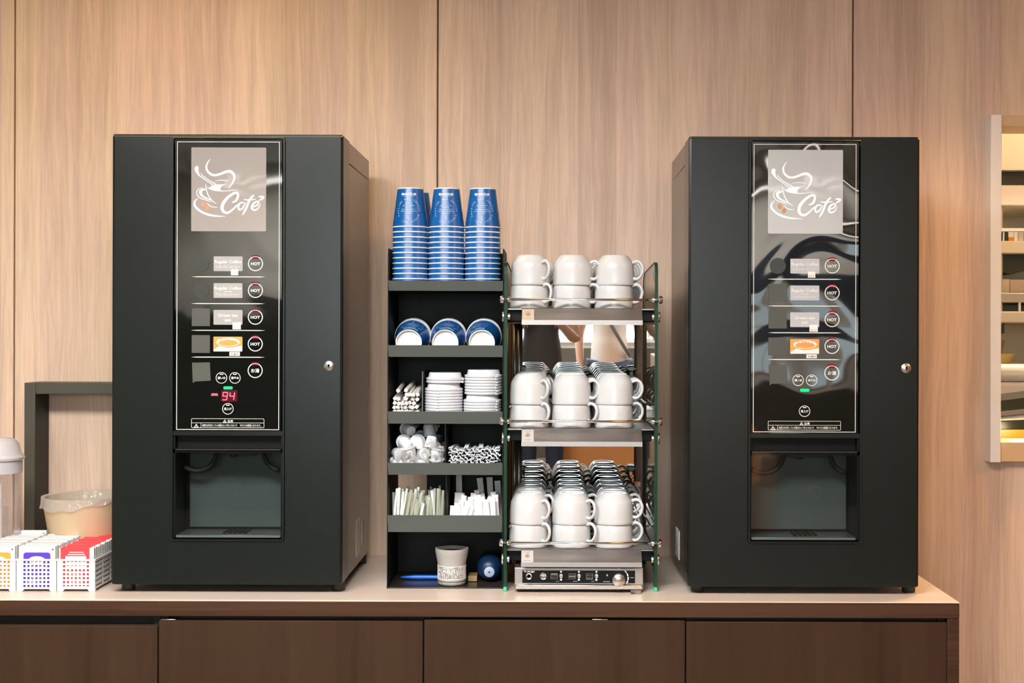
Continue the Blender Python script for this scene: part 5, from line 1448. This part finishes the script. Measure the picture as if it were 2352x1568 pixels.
def downlight(x, y, power, col, ang, label, blend=1.0, tilt=0.0):
    t = thing('downlight', label, 'downlight', (x, y, 2.75), 'downlights along the wood wall')
    m = MB(); m.shell([(.045,-.002),(.058,-.002),(.060,-.0005),(.045,-.0005)], (x, y, 2.75), seg=28); m.build('trim_ring', 'lamp_ring', t)
    l = bpy.data.lights.new('downlight_lamp', 'SPOT'); l.energy = power; l.color = col; l.spot_size = R_(ang); l.spot_blend = blend; l.shadow_soft_size = .04
    o = bpy.data.objects.new('downlight_lamp', l); COL.objects.link(o); o.location = (x, y, 2.735); o.rotation_euler = (tilt, 0, 0)
lt = thing('linear_light', 'warm linear ceiling light over the left coffee machine', 'ceiling light', (-.92, 3.18, 2.75))
m = MB(); m.box(-1.32, -.52, 3.145, 3.150, 2.715, 2.7495); m.box(-1.32, -.52, 3.210, 3.215, 2.715, 2.7495); m.box(-1.325, -1.32, 3.145, 3.215, 2.715, 2.7495); m.box(-.52, -.515, 3.145, 3.215, 2.715, 2.7495); m.build('lamp_housing', 'lamp_ring', lt)
area('linear_lamp', (-.92, 3.18, 2.742), .80, .03, 4.4, (1,.62,.20), (R_(18), 0, 0))
downlight(PX(2165, 200, 3.4), 3.28, 52, (1,.50,.08), 66, 'warm downlight over the right end of the counter')
downlight(PX(-60, 200, 3.4), 3.15, 1, (1,.72,.45), 84, 'warm downlight over the tea baskets')
# area lights at the rear windows: added frontal fill, plus small panel reflections
for (a, b, z0, z1), p in zip(WINS, (100, 1.6, 2.4)):
    area('window_fill', ((a+b)/2, -5.35, (z0+z1)/2), b-a, z1-z0, p, (.86,.93,1.0), (R_(90), 0, 0))
# kitchen lamps
area('kitchen_light', (1.9, 4.15, 2.55), 1.2, .4, 40, (1,.90,.70), (0,0,0))
l = bpy.data.lights.new('hatch_lamp', 'POINT'); l.energy = .7; l.color = (1,.75,.4); l.shadow_soft_size = .03
o = bpy.data.objects.new('hatch_lamp', l); COL.objects.link(o); o.location = (PX(2345, 1030, 3.75), 3.74, PZ(2330, 1000, 3.75))
w = bpy.data.worlds.new('world'); SC.world = w; w.use_nodes = True
nt = w.node_tree; bg = nt.nodes['Background']; sky = nt.nodes.new('ShaderNodeTexSky'); sky.sky_type = 'HOSEK_WILKIE'; sky.turbidity = 4
nt.links.new(sky.outputs[0], bg.inputs[0]); bg.inputs[1].default_value = .9

# ------------------------------------------------------------------ camera
cam = bpy.data.cameras.new('camera'); cam.sensor_width = 36; cam.lens = FPX*36/2352
cam.shift_x = -(VX-1176)/2352; cam.shift_y = (VY-784)/2352
co = bpy.data.objects.new('camera', cam); COL.objects.link(co); co.location = (0, 0, CZ); co.rotation_euler = (R_(90), -ROLL, 0)
cam.clip_start = .05
SC.camera = co
SC.view_settings.view_transform = 'Standard'; SC.view_settings.look = 'None'; SC.view_settings.gamma = 1; SC.view_settings.use_curve_mapping = False
SC.view_settings.exposure = 0.35
SC.cycles.max_bounces = 8; SC.cycles.transparent_max_bounces = 16; SC.cycles.caustics_reflective = False; SC.cycles.caustics_refractive = False
